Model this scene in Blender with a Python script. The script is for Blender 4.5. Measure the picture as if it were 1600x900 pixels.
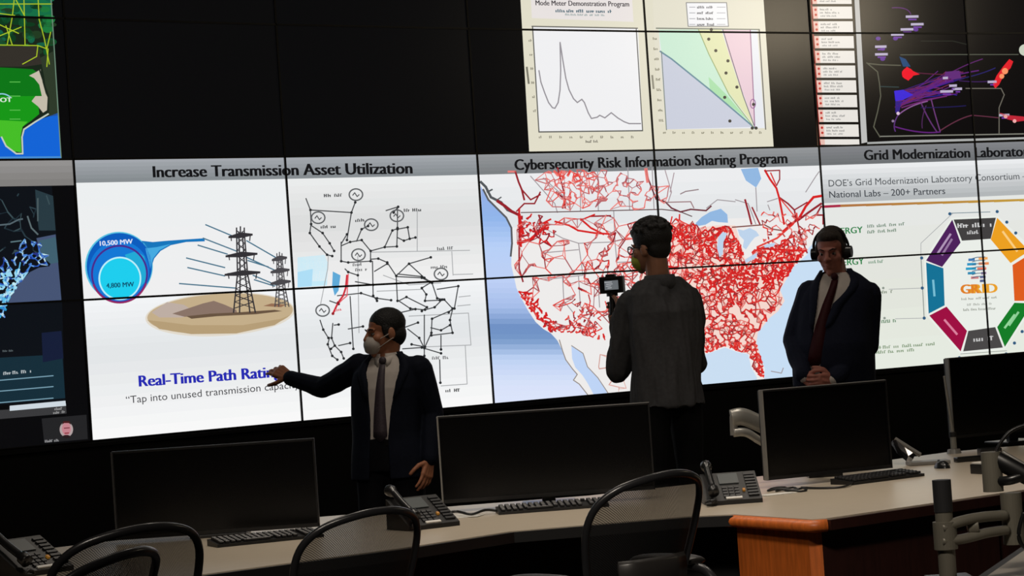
import bpy, bmesh, math, random
from mathutils import Vector, Matrix, Quaternion
from mathutils.geometry import tessellate_polygon

for o in list(bpy.data.objects):
    bpy.data.objects.remove(o, do_unlink=True)
SC = bpy.context.scene
COL = SC.collection

# ------------------------------------------------------------------ camera
U = 0.80                      # height of one video-wall panel (m)
EYE = 1.55                    # camera height
FPX = 3777.03                 # focal length in pixels of the 1600x900 frame
PITCH, ROLL, YAW = 0.0154, 0.0679, -0.6695
CAM = Vector((-8.229 * U, -15.2863 * U, EYE))
_yaw = Matrix(((math.cos(YAW), -math.sin(YAW), 0), (math.sin(YAW), math.cos(YAW), 0), (0, 0, 1)))
_pit = Matrix(((1, 0, 0), (0, math.cos(PITCH), -math.sin(PITCH)), (0, math.sin(PITCH), math.cos(PITCH))))
_rol = Matrix(((math.cos(ROLL), 0, math.sin(ROLL)), (0, 1, 0), (-math.sin(ROLL), 0, math.cos(ROLL))))
CM = _yaw @ _pit @ _rol       # columns: right, forward, up
RIGHT, FWD, UPV = CM.col[0].copy(), CM.col[1].copy(), CM.col[2].copy()
cam_data = bpy.data.cameras.new('camera')
cam_data.sensor_width = 36.0
cam_data.lens = FPX * 36.0 / 1600.0
cam_data.clip_end = 200
cam = bpy.data.objects.new('camera', cam_data)
COL.objects.link(cam)
m3 = Matrix((RIGHT, UPV, -FWD)).transposed()
cam.matrix_world = Matrix.Translation(CAM) @ m3.to_4x4()
SC.camera = cam

# ------------------------------------------------------------------ world, exposure, lamps
w = bpy.data.worlds.new('world'); SC.world = w; w.use_nodes = True
w.node_tree.nodes['Background'].inputs[0].default_value = (0.02, 0.018, 0.016, 1)
w.node_tree.nodes['Background'].inputs[1].default_value = 0.3
SC.view_settings.view_transform = 'Standard'
SC.view_settings.look = 'None'
SC.view_settings.exposure = 0.0
SC.view_settings.gamma = 1.0
SC.view_settings.use_curve_mapping = False
SC.cycles.use_denoising = True
SC.cycles.max_bounces = 6

# horizontal axes of the viewing direction (for laying furniture out in the room)
RH = Vector((RIGHT.x, RIGHT.y, 0)).normalized()
AH = Vector((-RH.y, RH.x, 0))           # away from the camera
if AH.dot(FWD) < 0: AH = -AH

def ray(px, py):
    return CM @ Vector(((px - 800) / FPX, 1.0, (450 - py) / FPX))
def at(px, py, D):
    return CAM + ray(px, py) * D
def atz(px, py, z):
    r = ray(px, py)
    return CAM + r * ((z - EYE) / r.z)
def project(p):
    d = CM.transposed() @ (Vector(p) - CAM)
    return 800 + FPX * d.x / d.y, 450 - FPX * d.z / d.y, d.y

def lamp(name, loc, size, power, color, target=None, spread=180, sizey=None):
    d = bpy.data.lights.new(name, 'AREA'); d.energy = power; d.color = color
    d.shape = 'RECTANGLE' if sizey else 'SQUARE'; d.size = size
    if sizey: d.size_y = sizey
    d.spread = math.radians(spread)
    o = bpy.data.objects.new(name, d); COL.objects.link(o); o.location = loc
    if target is not None:
        o.rotation_euler = (Vector(target) - Vector(loc)).to_track_quat('-Z', 'Y').to_euler()
    return o
# ceiling lamps over the control desks (dimmed, warm)
CEIL = 4.7
WARM = (1.0, 0.89, 0.76)
for i, (px, py, dback, pw) in enumerate(((330, 880, 0.3, 5), (800, 830, 0.5, 11), (1500, 768, 0.2, 15))):
    q = atz(px, py, 0.74) + AH * dback
    lamp('overhead_light', (q.x, q.y, CEIL - 0.02), 0.6, pw, WARM, (q.x, q.y, 0), spread=84)
for i, (px, D, pw) in enumerate(((625, 11.6, 15), (1290, 12.7, 7))):  # unseen fill lamps added to brighten the two suited men
    q = at(px, 450, D)
    lamp('overhead_light', (q.x, q.y, CEIL - 0.02), 0.6, pw, WARM, (q.x, q.y, 0), spread=150)

# dim fill lamps added between camera and desks, aimed at the desk fronts
for u_, v_, pw in ((-1.6, 4.0, 12), (0.2, 4.0, 24)):
    q = Vector((CAM.x, CAM.y, 0)) + RH * u_ + AH * v_
    lamp('desk_fill_lamp', (q.x, q.y, CEIL - 0.02), 0.8, pw, WARM, tuple(Vector((q.x, q.y, 0)) + AH * 5.2 + RH * .9 + Vector((0, 0, 0.4))), spread=50)
# bright ceiling panel far to the right, seen as a soft glow in the glossy upper screens
lamp('overhead_light', (9.0, -6.0, 4.5), 1.1, 38, (1.0, 0.84, 0.6), (5.5, -0.3, 3.7), spread=180)

# ------------------------------------------------------------------ materials
def lin(c):
    c = c / 255.0
    return c / 12.92 if c <= 0.04045 else ((c + 0.055) / 1.055) ** 2.4
def rgb(c):
    return (lin(c[0]), lin(c[1]), lin(c[2]), 1.0)
_mats = {}
def mat(name, color, rough=0.6, metal=0.0, noise=0.0, scale=30.0, spec=0.5, sheen=0.0, bump=0.0, stretch=None, coat=0.0):
    """plain procedural surface: sRGB colour with optional noise in colour and bump"""
    if name in _mats: return _mats[name]
    m = bpy.data.materials.new(name); m.use_nodes = True
    nt = m.node_tree; b = nt.nodes['Principled BSDF']
    b.inputs['Base Color'].default_value = rgb(color)
    b.inputs['Roughness'].default_value = rough
    b.inputs['Metallic'].default_value = metal
    b.inputs['Specular IOR Level'].default_value = spec
    if sheen: b.inputs['Sheen Weight'].default_value = sheen
    if coat: b.inputs['Coat Weight'].default_value = coat
    if noise or bump:
        tc = nt.nodes.new('ShaderNodeTexCoord'); mp = nt.nodes.new('ShaderNodeMapping')
        if stretch: mp.inputs['Scale'].default_value = stretch
        nz = nt.nodes.new('ShaderNodeTexNoise'); nz.inputs['Scale'].default_value = scale; nz.inputs['Detail'].default_value = 6
        nt.links.new(tc.outputs['Object'], mp.inputs['Vector']); nt.links.new(mp.outputs['Vector'], nz.inputs['Vector'])
        if noise:
            cr = nt.nodes.new('ShaderNodeValToRGB')
            lo = [max(0, v * (1 - noise)) for v in rgb(color)[:3]] + [1]; hi = [min(1, v * (1 + noise)) for v in rgb(color)[:3]] + [1]
            cr.color_ramp.elements[0].position = 0.3; cr.color_ramp.elements[1].position = 0.7
            cr.color_ramp.elements[0].color = lo; cr.color_ramp.elements[1].color = hi
            nt.links.new(nz.outputs['Fac'], cr.inputs['Fac']); nt.links.new(cr.outputs['Color'], b.inputs['Base Color'])
        if bump:
            bp = nt.nodes.new('ShaderNodeBump'); bp.inputs['Strength'].default_value = bump; bp.inputs['Distance'].default_value = 0.01
            nt.links.new(nz.outputs['Fac'], bp.inputs['Height']); nt.links.new(bp.outputs['Normal'], b.inputs['Normal'])
    _mats[name] = m
    return m
_glow = {}
def glow(c, sample=False):
    """lit screen pixels of one sRGB colour"""
    k = (int(c[0]), int(c[1]), int(c[2]))
    if k in _glow: return _glow[k]
    m = bpy.data.materials.new('screen_%02x%02x%02x' % k); m.use_nodes = True
    b = m.node_tree.nodes['Principled BSDF']
    b.inputs['Base Color'].default_value = (0.006, 0.006, 0.007, 1)
    b.inputs['Roughness'].default_value = 0.2
    b.inputs['Specular IOR Level'].default_value = 0.35
    b.inputs['Emission Color'].default_value = rgb(c)
    b.inputs['Emission Strength'].default_value = 1.0
    m.cycles.emission_sampling = 'AUTO' if (sample or sum(k) > 560) else 'NONE'
    _glow[k] = m
    return m

# ------------------------------------------------------------------ object helpers
def tag(o, label=None, cat=None, group=None, kind=None):
    if label: o['label'] = label
    if cat: o['category'] = cat
    if group: o['group'] = group
    if kind: o['kind'] = kind
    return o
def thing(name, loc, label, cat, group=None, rz=0.0):
    o = bpy.data.objects.new(name, None); COL.objects.link(o)
    o.location = loc; o.rotation_euler = (0, 0, rz); o.empty_display_size = 0.1
    return tag(o, label, cat, group)
def link_mesh(name, me, parent=None, material=None, label=None):
    o = bpy.data.objects.new(name, me); COL.objects.link(o)
    if material is not None and not me.materials: me.materials.append(material)
    if parent is not None: o.parent = parent
    if label: o['label'] = label
    return o
def build(name, bm, material, parent=None, smooth=False, label=None, bevel=0.0, seg=2):
    if bevel:
        es = [e for e in bm.edges if len(e.link_faces) == 2 and e.calc_face_angle(0) > 0.6]
        bmesh.ops.bevel(bm, geom=es, offset=bevel, segments=seg, profile=0.7, affect='EDGES', clamp_overlap=True)
    bmesh.ops.recalc_face_normals(bm, faces=bm.faces)
    me = bpy.data.meshes.new(name); bm.to_mesh(me); bm.free()
    if smooth:
        for p in me.polygons: p.use_smooth = True
    return link_mesh(name, me, parent, material, label)
def box(bm, c, s, rot=None):
    r = bmesh.ops.create_cube(bm, size=1.0)
    M = Matrix.Translation(Vector(c)) @ (rot.to_4x4() if rot is not None else Matrix.Identity(4)) @ Matrix.Diagonal((s[0], s[1], s[2], 1))
    bmesh.ops.transform(bm, matrix=M, verts=r['verts'])
    return r['verts']
def frame_of(d):
    d = Vector(d).normalized()
    a = Vector((0, 0, 1)) if abs(d.z) < 0.9 else Vector((1, 0, 0))
    x = a.cross(d).normalized(); y = d.cross(x)
    return x, y, d
def cyl(bm, p0, p1, r0, r1=None, n=16):
    p0, p1 = Vector(p0), Vector(p1); r1 = r0 if r1 is None else r1
    x, y, _ = frame_of(p1 - p0)
    ra = [bm.verts.new(p0 + (x * math.cos(a) + y * math.sin(a)) * r0) for a in [2 * math.pi * k / n for k in range(n)]]
    rb = [bm.verts.new(p1 + (x * math.cos(a) + y * math.sin(a)) * r1) for a in [2 * math.pi * k / n for k in range(n)]]
    for k in range(n):
        bm.faces.new((ra[k], ra[(k + 1) % n], rb[(k + 1) % n], rb[k]))
    bm.faces.new(ra[::-1]); bm.faces.new(rb)
def tube(bm, pts, r, n=10, ry=None, up=None, closed=False):
    """swept tube; r scalar or list; ry gives an elliptical section measured along `up`"""
    pts = [Vector(p) for p in pts]; N = len(pts); rings = []
    prev = None
    for i, p in enumerate(pts):
        if closed: t = pts[(i + 1) % N] - pts[i - 1]
        else: t = pts[min(i + 1, N - 1)] - pts[max(i - 1, 0)]
        t.normalize()
        if up is not None:
            y = Vector(up) - t * t.dot(Vector(up))
            if y.length < 1e-4: y = frame_of(t)[1]
            y.normalize()
        else:
            if prev is None: y = frame_of(t)[1]
            else:
                y = prev - t * t.dot(prev); y.normalize()
        prev = y; x = y.cross(t)
        a = r[i] if isinstance(r, (list, tuple)) else r
        b = a if ry is None else (ry[i] if isinstance(ry, (list, tuple)) else ry)
        rings.append([bm.verts.new(p + x * math.cos(2 * math.pi * k / n) * a + y * math.sin(2 * math.pi * k / n) * b) for k in range(n)])
    for i in range(N if closed else N - 1):
        A, B = rings[i], rings[(i + 1) % N]
        for k in range(n):
            bm.faces.new((A[k], A[(k + 1) % n], B[(k + 1) % n], B[k]))
    if not closed:
        bm.faces.new(rings[0][::-1]); bm.faces.new(rings[-1])
def smooth_path(pts, sub=6, closed=False):
    """Catmull-Rom through pts"""
    P = [Vector(p) for p in pts]; out = []; N = len(P)
    for i in range(N if closed else N - 1):
        if closed: a, b, c, d = P[i - 1], P[i], P[(i + 1) % N], P[(i + 2) % N]
        else: a, b, c, d = P[max(i - 1, 0)], P[i], P[i + 1], P[min(i + 2, N - 1)]
        for k in range(sub):
            t = k / sub
            out.append(0.5 * ((2 * b) + (c - a) * t + (2 * a - 5 * b + 4 * c - d) * t * t + (3 * b - a - 3 * c + d) * t ** 3))
    if not closed: out.append(P[-1])
    return out
def prism(bm, poly, z0, z1):
    """vertical prism over a plan polygon (list of xy)"""
    lo = [bm.verts.new((p[0], p[1], z0)) for p in poly]; hi = [bm.verts.new((p[0], p[1], z1)) for p in poly]
    n = len(poly)
    for k in range(n): bm.faces.new((lo[k], lo[(k + 1) % n], hi[(k + 1) % n], hi[k]))
    bm.faces.new(lo[::-1]); bm.faces.new(hi)

# ------------------------------------------------------------------ video wall geometry
PW = 1.78 * U                 # panel width
CURV = 0.0362                 # turn from one column of panels to the next
WZ = EYE - 0.6156 * U         # bottom of the wall
T0, T1 = -2, 7
_nx, _ny = {0: 0.0}, {0: 0.0}
for k in range(0, T1 + 1):
    _nx[k + 1] = _nx[k] + PW * math.cos(k * CURV); _ny[k + 1] = _ny[k] - PW * math.sin(k * CURV)
for k in range(-1, T0 - 1, -1):
    _nx[k] = _nx[k + 1] - PW * math.cos(k * CURV); _ny[k] = _ny[k + 1] + PW * math.sin(k * CURV)
def facet(k):
    th = k * CURV
    return Vector((_nx[k], _ny[k], 0)), Vector((math.cos(th), -math.sin(th), 0)), Vector((-math.sin(th), -math.cos(th), 0))
def px2wall(px, py):
    """(column coordinate t, row coordinate z) of the wall point seen at a pixel"""
    r = ray(px, py); best = None
    for k in range(T0, T1):
        p0, d, n = facet(k)
        s = (p0 - CAM).dot(n) / r.dot(n)
        q = CAM + r * s
        u = (q - p0).dot(d) / PW
        if (u >= 0 or k == T0) and (u < 1 or k == T1 - 1):
            return k + u, (q.z - WZ) / U
        e = abs(u - 0.5)
        if best is None or e < best[0]: best = (e, k + min(max(u, 0), 1), (q.z - WZ) / U)
    return best[1], best[2]
def wallpt(t, z, off=0.0):
    k = min(max(math.floor(t), T0), T1 - 1)
    p0, d, n = facet(k)
    p = p0 + d * ((t - k) * PW) + n * off
    return Vector((p.x, p.y, WZ + z * U))

# ------------------------------------------------------------------ screen content (flat, lit)
ART = []                      # (triangle in wall coordinates, colour, layer)
def tri(pts, col, layer):
    ART.append((pts, (int(col[0]), int(col[1]), int(col[2])), layer))
def wpoly(pts, col, layer):
    """polygon given in wall coordinates"""
    if len(pts) <= 3: tri(pts, col, layer); return
    for t in tessellate_polygon([[Vector((p[0] * 1.78, p[1], 0)) for p in pts]]):
        tri([pts[i] for i in t], col, layer)
def poly(pts, col, layer=2):
    """polygon given as it is seen in the photograph, laid on the wall"""
    wpoly([px2wall(*p) for p in pts], col, layer)
def line(pts, col, wd=2.0, layer=3):
    """ribbon along a pixel path"""
    for a, b in zip(pts[:-1], pts[1:]):
        dx, dy = b[0] - a[0], b[1] - a[1]; L = math.hypot(dx, dy)
        if L < 1e-6: continue
        nx, ny = -dy / L * wd / 2, dx / L * wd / 2; ex, ey = dx / L * wd * .3, dy / L * wd * .3
        poly([(a[0] - ex + nx, a[1] - ey + ny), (b[0] + ex + nx, b[1] + ey + ny), (b[0] + ex - nx, b[1] + ey - ny), (a[0] - ex - nx, a[1] - ey - ny)], col, layer)
def ellipse(cx, cy, rx, ry, col, layer=2, n=40, rot=0.0):
    poly([(cx + rx * math.cos(a) * math.cos(rot) - ry * math.sin(a) * math.sin(rot), cy + rx * math.cos(a) * math.sin(rot) + ry * math.sin(a) * math.cos(rot)) for a in [2 * math.pi * k / n for k in range(n)]], col, layer)
def ring(cx, cy, rx, ry, wd, col, layer=3, n=40):
    line([(cx + rx * math.cos(2 * math.pi * k / n), cy + ry * math.sin(2 * math.pi * k / n)) for k in range(n + 1)], col, wd, layer)
def dot(x, y, r, col, layer=4): ellipse(x, y, r, r, col, layer, 10)
def text(body, p0, p1, h, col, layer=4, bold=0.0, slant=None):
    """lettering: baseline from pixel p0 to p1, capital height h pixels"""
    cu = bpy.data.curves.new('lettering', 'FONT'); cu.body = body; cu.size = 1.0; cu.resolution_u = 3
    o = bpy.data.objects.new('lettering', cu); COL.objects.link(o)
    dg = bpy.context.evaluated_depsgraph_get(); dg.update()
    me = bpy.data.meshes.new_from_object(o.evaluated_get(dg)); me.calc_loop_triangles()
    V = [v.co.copy() for v in me.vertices]
    x0, x1 = min(v.x for v in V), max(v.x for v in V); cap = 0.70
    L = math.hypot(p1[0] - p0[0], p1[1] - p0[1]); ang = ROLL
    ux, uy = (-0.06 * h, -h) if slant is None else (slant[0] * h, slant[1] * h)
    W = []
    for v in V:
        s = (v.x - x0) / (x1 - x0)
        W.append(px2wall(p0[0] + s * (p1[0] - p0[0]) + v.y / cap * ux, p0[1] + s * (p1[1] - p0[1]) + v.y / cap * uy))
    # heavier weights are drawn as overlapping shifted strokes
    for sh in ([0.0] if bold < .01 else [-bold, 0.0, bold]):
        dx = sh * L / (x1 - x0) * .9; ex, ey = (p1[0] - p0[0]) / L * dx, (p1[1] - p0[1]) / L * dx
        Q = W if sh == 0 else [px2wall(p0[0] + ex + (v.x - x0) / (x1 - x0) * (p1[0] - p0[0]) + v.y / cap * ux, p0[1] + ey + (v.x - x0) / (x1 - x0) * (p1[1] - p0[1]) + v.y / cap * uy) for v in V]
        for t in me.loop_triangles: tri([Q[i] for i in t.vertices], col, layer)
    bpy.data.objects.remove(o); bpy.data.curves.remove(cu); bpy.data.meshes.remove(me)
def scribble(p0, p1, h, col, layer=4, seed=0):
    """lettering too small to read: a row of word-like strokes"""
    rnd = random.Random(seed); L = math.hypot(p1[0] - p0[0], p1[1] - p0[1]); x = 0.0
    ux, uy = (p1[0] - p0[0]) / L, (p1[1] - p0[1]) / L
    while x < L:
        wl = min(rnd.uniform(2.0, 3.4) * h, L - x); e = x
        while e < x + wl - 0.4 * h:
            sw = 0.34 * h; hh = h * rnd.choice((0.7, 0.7, 1.0))
            a = (p0[0] + ux * e, p0[1] + uy * e)
            poly([a, (a[0] + ux * sw, a[1] + uy * sw), (a[0] + ux * sw - .06 * hh, a[1] + uy * sw - hh), (a[0] - .06 * hh, a[1] - hh)], col, layer)
            if rnd.random() < 0.6:
                yy = rnd.choice((0.05, 0.4, 0.75)) * h
                poly([(a[0], a[1] - yy), (a[0] + ux * .6 * h, a[1] + uy * .6 * h - yy), (a[0] + ux * .6 * h, a[1] + uy * .6 * h - yy - .2 * h), (a[0], a[1] - yy - .2 * h)], col, layer)
            e += 0.6 * h
        x += wl + 0.6 * h
def strip(tl, tr, br, bl, ctop, cbot, n=6, layer=1):
    """band whose shown colour runs from ctop to cbot"""
    for i in range(n):
        a, b = i / n, (i + 1) / n
        f = lambda P, Q, s: (P[0] + (Q[0] - P[0]) * s, P[1] + (Q[1] - P[1]) * s)
        c = [ctop[j] + (cbot[j] - ctop[j]) * (i + .5) / n for j in range(3)]
        poly([f(tl, bl, a), f(tr, br, a), f(tr, br, b), f(tl, bl, b)], c, layer)
def wrect(t0, t1, z0, z1, col, layer):
    for k in range(math.floor(t0), math.ceil(t1)):
        a, b = max(t0, k), min(t1, k + 1)
        if b > a: wpoly([(a, z0), (b, z0), (b, z1), (a, z1)], col, layer)
def wstrip(t0, t1, z0, z1, ctop, cbot, n, layer):
    for i in range(n):
        s = (i + .5) / n
        wrect(t0, t1, z1 - (z1 - z0) * (i + 1) / n, z1 - (z1 - z0) * i / n, [ctop[j] + (cbot[j] - ctop[j]) * s for j in range(3)], layer)

HB = 1.832                    # bottom of the grey heading bar, in panel heights
BK = (22, 22, 24)

# ---- slide: Increase Transmission Asset Utilization
wstrip(0, 2, HB, 2, (166, 170, 176), (132, 138, 142), 6, 1)
wstrip(0, 2, 1.0, HB, (236, 239, 241), (240, 240, 240), 5, 1)
wstrip(0, 2, 0.62, 1.0, (244, 245, 247), (226, 229, 231), 8, 1); wstrip(0, 2, 0, 0.62, (226, 229, 231), (250, 250, 250), 8, 1)  # uneven backlight of the screens, put into the slide's background greys
wstrip(1, 2, 1.5, HB, (236, 238, 238), (220, 221, 221), 6, 2); wstrip(1, 2, 1.05, 1.5, (220, 221, 221), (240, 240, 240), 6, 2)
text('Increase Transmission Asset Utilization', (241, 277), (645, 271), 18, BK, 4, 0.046)
# teardrop gauge
poly([(222, 376), (240, 378), (262, 376), (290, 374), (321, 372), (321, 377), (292, 378), (268, 383), (252, 392), (242, 404), (237, 420), (230, 405)], (24, 118, 188), 2)
poly([(228, 388), (246, 386), (268, 381), (250, 391), (240, 404), (236, 420)], (70, 170, 225), 3)
ellipse(187, 416, 53, 54, (88, 196, 226), 2, 56)
ellipse(187.5, 416, 51, 52, (12, 92, 190), 3, 56)
ellipse(187, 424, 47, 48, (20, 120, 214), 4, 50)
poly([(196, 398), (214, 392), (226, 400), (231, 420), (228, 440), (214, 455), (205, 420)], (34, 170, 214), 5)
ring(187.5, 428, 43, 44, 3.0, (72, 44, 140), 6, 56)
line([(187.5 + 44 * math.cos(a), 428 + 45 * math.sin(a)) for a in [0.35 + 2.4 * k / 24 for k in range(25)]], (150, 40, 96), 2.6, 7)
ellipse(188, 435, 33.5, 34, (190, 240, 250), 7, 48)
ellipse(188, 435, 31, 31.5, (30, 206, 238), 8, 48)
text('10,500 MW', (157, 384), (208, 380.5), 7.5, (225, 232, 245), 8, 0.03)
text('4,800 MW', (167, 450), (210, 447.5), 7.5, (16, 70, 100), 9, 0.03)
# sand mound
SAND = []
ellipse(345, 491, 117, 34, (226, 218, 204), 2, 60, -0.06)
ellipse(345, 490, 114, 31, (196, 174, 138), 3, 60, -0.06)
poly([(231, 500), (250, 514), (300, 522), (370, 521), (430, 508), (455, 492), (440, 498), (380, 508), (300, 508), (250, 502)], (182, 158, 120), 4)
poly([(238, 488), (262, 472), (288, 476), (310, 490), (285, 496), (250, 496)], (190, 174, 164), 4)
poly([(270, 490), (300, 480), (318, 474), (335, 470), (352, 476), (370, 484), (372, 490), (330, 492), (290, 495)], (138, 116, 104), 5)
poly([(292, 494), (330, 490), (372, 488), (430, 484), (442, 486), (400, 491), (340, 494), (300, 498)], (104, 84, 66), 6)
poly([(412, 478), (425, 474), (448, 476), (440, 480)], (150, 110, 84), 6)
# conductors
WIRE = (72, 116, 140)
for a, b in (((322, 351), (372, 372)), ((318, 372), (372, 393)), ((310, 383), (356, 397)), ((292, 403), (352, 418)), ((294, 418), (352, 431)), ((281, 443), (368, 450)),
             ((386, 376), (438, 406)), ((386, 402), (434, 424)), ((388, 407), (420, 417)), ((396, 430), (434, 446)), ((398, 437), (430, 447))):
    line([a, b], WIRE, 2.0, 7)
def pylon(x, top, bot, wt, wb, arms, col, wd):
    def X(y, s): return x + s * (wt + (wb - wt) * max(0, (y - (top + (bot - top) * .45)) / ((bot - top) * .55)) ) + (y - top) * 0.05
    for s in (-1, 1, -0.45, 0.5): line([(X(top + 6, s), top + 6), (X(bot - 60 if bot - top > 90 else bot - 30, s), bot - 60 if bot - top > 90 else bot - 30), (X(bot, s), bot)], col, wd, 8)
    y = top + 4; st = (bot - top) / 13; s = 1
    while y + st <= bot:
        line([(X(y, -s), y), (X(y + st, s), y + st)], col, wd * .7, 8); line([(X(y, s), y), (X(y + st, -s), y + st)], col, wd * .55, 8)
        y += st; s = -s
    for ya, l in arms:
        for sg in (-1, 1):
            xx = X(ya, 0)
            poly([(xx, ya - 3), (xx + sg * l, ya + (3 if sg < 0 else -1)), (xx + sg * l, ya + (6 if sg < 0 else 2)), (xx, ya + 6)], col, 8)
            line([(xx + sg * l * .8, ya + 2), (xx + sg * l * .75, ya + 10)], col, wd * .8, 8)
    line([(X(top + 6, -1), top), (X(top + 6, -1), top + 10)], col, wd, 8); line([(X(top + 6, 1), top), (X(top + 6, 1), top + 10)], col, wd, 8)
    line([(X(top + 6, 0), top - 2), (X(top + 6, 0), top + 10)], col, wd, 8)
pylon(376, 356, 488, 6, 17, ((366, 19), (396, 25), (425, 28)), (52, 50, 54), 2.2)
pylon(437, 396, 479, 4, 11, ((402, 12), (421, 15), (439, 16)), (74, 72, 76), 1.7)
text('Real-Time Path Ratings', (219, 604), (449, 588), 17.5, (38, 42, 176), 4, 0.046)
text('\u201cTap into unused transmission capacity\u201d', (198, 630.5), (476, 605), 11.5, (60, 60, 64), 4, 0.004)
# one-line diagram
G = (70, 72, 74); LG = (168, 170, 172); DK = (40, 42, 44)
poly([(466, 402), (508, 398), (514, 412), (512, 446), (466, 449)], (196, 234, 248), 2)
poly([(466, 425), (490, 420), (488, 447), (466, 449)], (174, 222, 246), 3)
poly([(521, 424), (533, 430), (530, 454), (524, 462), (520, 446)], (96, 170, 216), 3)
for pl in ([(479, 310), (486, 328), (550, 332), (556, 316)], [(550, 332), (543, 375)], [(486, 328), (487, 350), (485, 364), (500, 385), (512, 398), (520, 400)],
           [(487, 352), (505, 364), (516, 380), (523, 392)], [(534, 381), (543, 366)], [(534, 378), (534, 408), (545, 410)], [(534, 384), (548, 378), (566, 375), (580, 392)],
           [(558, 377), (566, 358), (576, 353)], [(580, 392), (580, 408), (545, 410)], [(580, 392), (602, 386), (621, 385), (622, 356)], [(602, 386), (614, 360), (622, 357)],
           [(580, 405), (592, 404), (606, 410), (620, 431)], [(583, 408), (584, 462), (590, 470)], [(620, 431), (640, 412), (674, 402)], [(640, 412), (664, 434)],
           [(586, 424), (606, 412)], [(620, 431), (622, 470)], [(620, 432), (660, 434), (672, 440)], [(622, 428), (660, 432)], [(622, 325), (622, 358), (638, 355), (641, 373), (650, 371)],
           [(622, 371), (632, 376), (641, 373)], [(604, 329), (623, 323), (616, 332)], [(540, 420), (545, 425), (560, 430)], [(516, 470), (530, 475)],
           [(664, 434), (676, 442), (684, 466), (695, 468), (708, 482), (702, 488)], [(684, 452), (717, 447), (711, 482)], [(676, 440), (660, 450), (667, 460), (665, 470), (688, 469)],
           [(624, 470), (636, 464), (668, 480), (660, 486)], [(624, 470), (642, 482), (665, 484), (680, 480), (692, 468)], [(628, 488), (650, 483)],
           [(708, 484), (676, 498), (675, 520), (665, 542), (644, 538)], [(708, 484), (704, 500), (708, 520), (675, 524)], [(690, 524), (690, 546)], [(674, 512), (690, 516), (704, 508)],
           [(632, 512), (654, 504)], [(638, 514), (656, 528), (664, 544)], [(664, 492), (664, 556)], [(630, 545), (660, 543), (690, 552)], [(688, 562), (689, 598)],
           [(521, 505), (519, 528), (524, 540), (518, 545)], [(523, 508), (530, 507)], [(516, 527), (513, 538), (520, 556), (528, 562)], [(530, 540), (548, 536)], [(524, 540), (534, 550), (538, 560)],
           [(501, 500), (506, 515), (514, 528)], [(528, 462), (565, 458), (590, 466), (612, 469)], [(548, 463), (553, 545)], [(545, 514), (568, 510)], [(556, 440), (584, 445)]):
    line(pl, G, 1.8, 4)
    for p in pl[1:]: dot(p[0], p[1], 2.2, DK, 5)
for pl in ([(514, 400), (513, 420), (508, 445), (502, 475)], [(500, 385), (490, 372)], [(653, 330), (653, 392)], [(580, 394), (735, 391)], [(707, 393), (709, 430)], [(709, 429), (740, 428)],
           [(640, 494), (733, 489), (737, 539), (664, 542)], [(728, 540), (731, 600), (690, 603)], [(560, 400), (562, 520)], [(600, 430), (640, 445), (690, 442)], [(590, 455), (660, 452)], [(718, 464), (736, 462)], [(716, 478), (736, 476)]):
    line(pl, LG, 1.3, 3)
for cx, cy in ((557, 304), (498, 340), (581, 351), (621, 337), (561, 398), (505, 485), (690, 428)):
    ring(cx, cy, 10.5, 9, 2.2, (96, 98, 100), 5, 24)
    line([(cx - 5, cy + 1), (cx - 2, cy - 3), (cx + 2, cy + 3), (cx + 5, cy)], (80, 82, 84), 1.6, 5)
for i, (a, b, y, c) in enumerate(((507, 541, 308, G), (502, 530, 357, G), (556, 570, 347, G), (632, 664, 331, G), (684, 708, 391, (110, 110, 112)), (674, 702, 420, (120, 120, 122)), (552, 572, 416, (120, 120, 122)), (556, 576, 424, (110, 110, 112)), (676, 702, 562, (120, 120, 122)), (697, 720, 613, G))):
    scribble((a, y), (b, y - 1.2), 5.0, c, 5, 40 + i)
line([(543, 430), (541, 450), (537, 462), (529, 473), (521, 490)], (206, 44, 58), 3.0, 6)
line([(545, 428), (543, 462), (536, 468), (530, 474)], (226, 96, 104), 1.8, 6)
scribble((524, 487), (534, 485), 4.5, (214, 70, 80), 6, 3)
for x, y in ((529, 473), (521, 490)): dot(x, y, 2.4, (150, 30, 40), 7)

# ---- slide: Cybersecurity Risk Information Sharing Program (map)
wstrip(2, 4, HB, 2, (150, 153, 156), (122, 126, 129), 6, 1)
wstrip(2, 4, 1.4, HB, (238, 239, 241), (226, 229, 231), 4, 1)
wstrip(2, 4, 0, 1.4, (236, 234, 234), (240, 238, 236), 1, 1)
text('Cybersecurity Risk Information Sharing Program', (806, 265.5), (1231, 255), 17, BK, 4, 0.046)
SEA = (190, 212, 246)
pac = [(752, 290), (756, 298), (764, 312), (774, 322), (786, 334), (795, 345), (801, 358), (802, 380), (800, 400), (800, 415), (805, 436), (808, 450), (815, 465), (826, 485), (838, 503), (850, 514), (862, 521), (872, 532), (880, 548), (885, 562), (896, 577), (903, 585), (897, 594), (906, 600), (921, 619), (772, 632), (760, 436)]
poly(pac, SEA, 2)
poly([(894, 540), (904, 546), (912, 552), (916, 562), (919, 573), (927, 582), (935, 590), (943, 602), (951, 616), (930, 619), (920, 600), (911, 586), (900, 574), (895, 560)], SEA, 2)
atl = [(1300, 370), (1283, 372), (1274, 378), (1264, 388), (1262, 398), (1254, 405), (1241, 417), (1230, 436), (1220, 453), (1227, 470), (1217, 486), (1203, 497), (1192, 510), (1185, 520), (1183, 536), (1189, 556), (1196, 576), (1195, 594), (1290, 590)]
poly(atl, (200, 222, 244), 2)
gulf = [(1184, 597), (1184, 590), (1175, 574), (1170, 553), (1153, 550), (1134, 543), (1114, 550), (1096, 556), (1078, 566), (1062, 582), (1052, 600), (1046, 612)]
poly(gulf, (202, 222, 242), 2)
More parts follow.
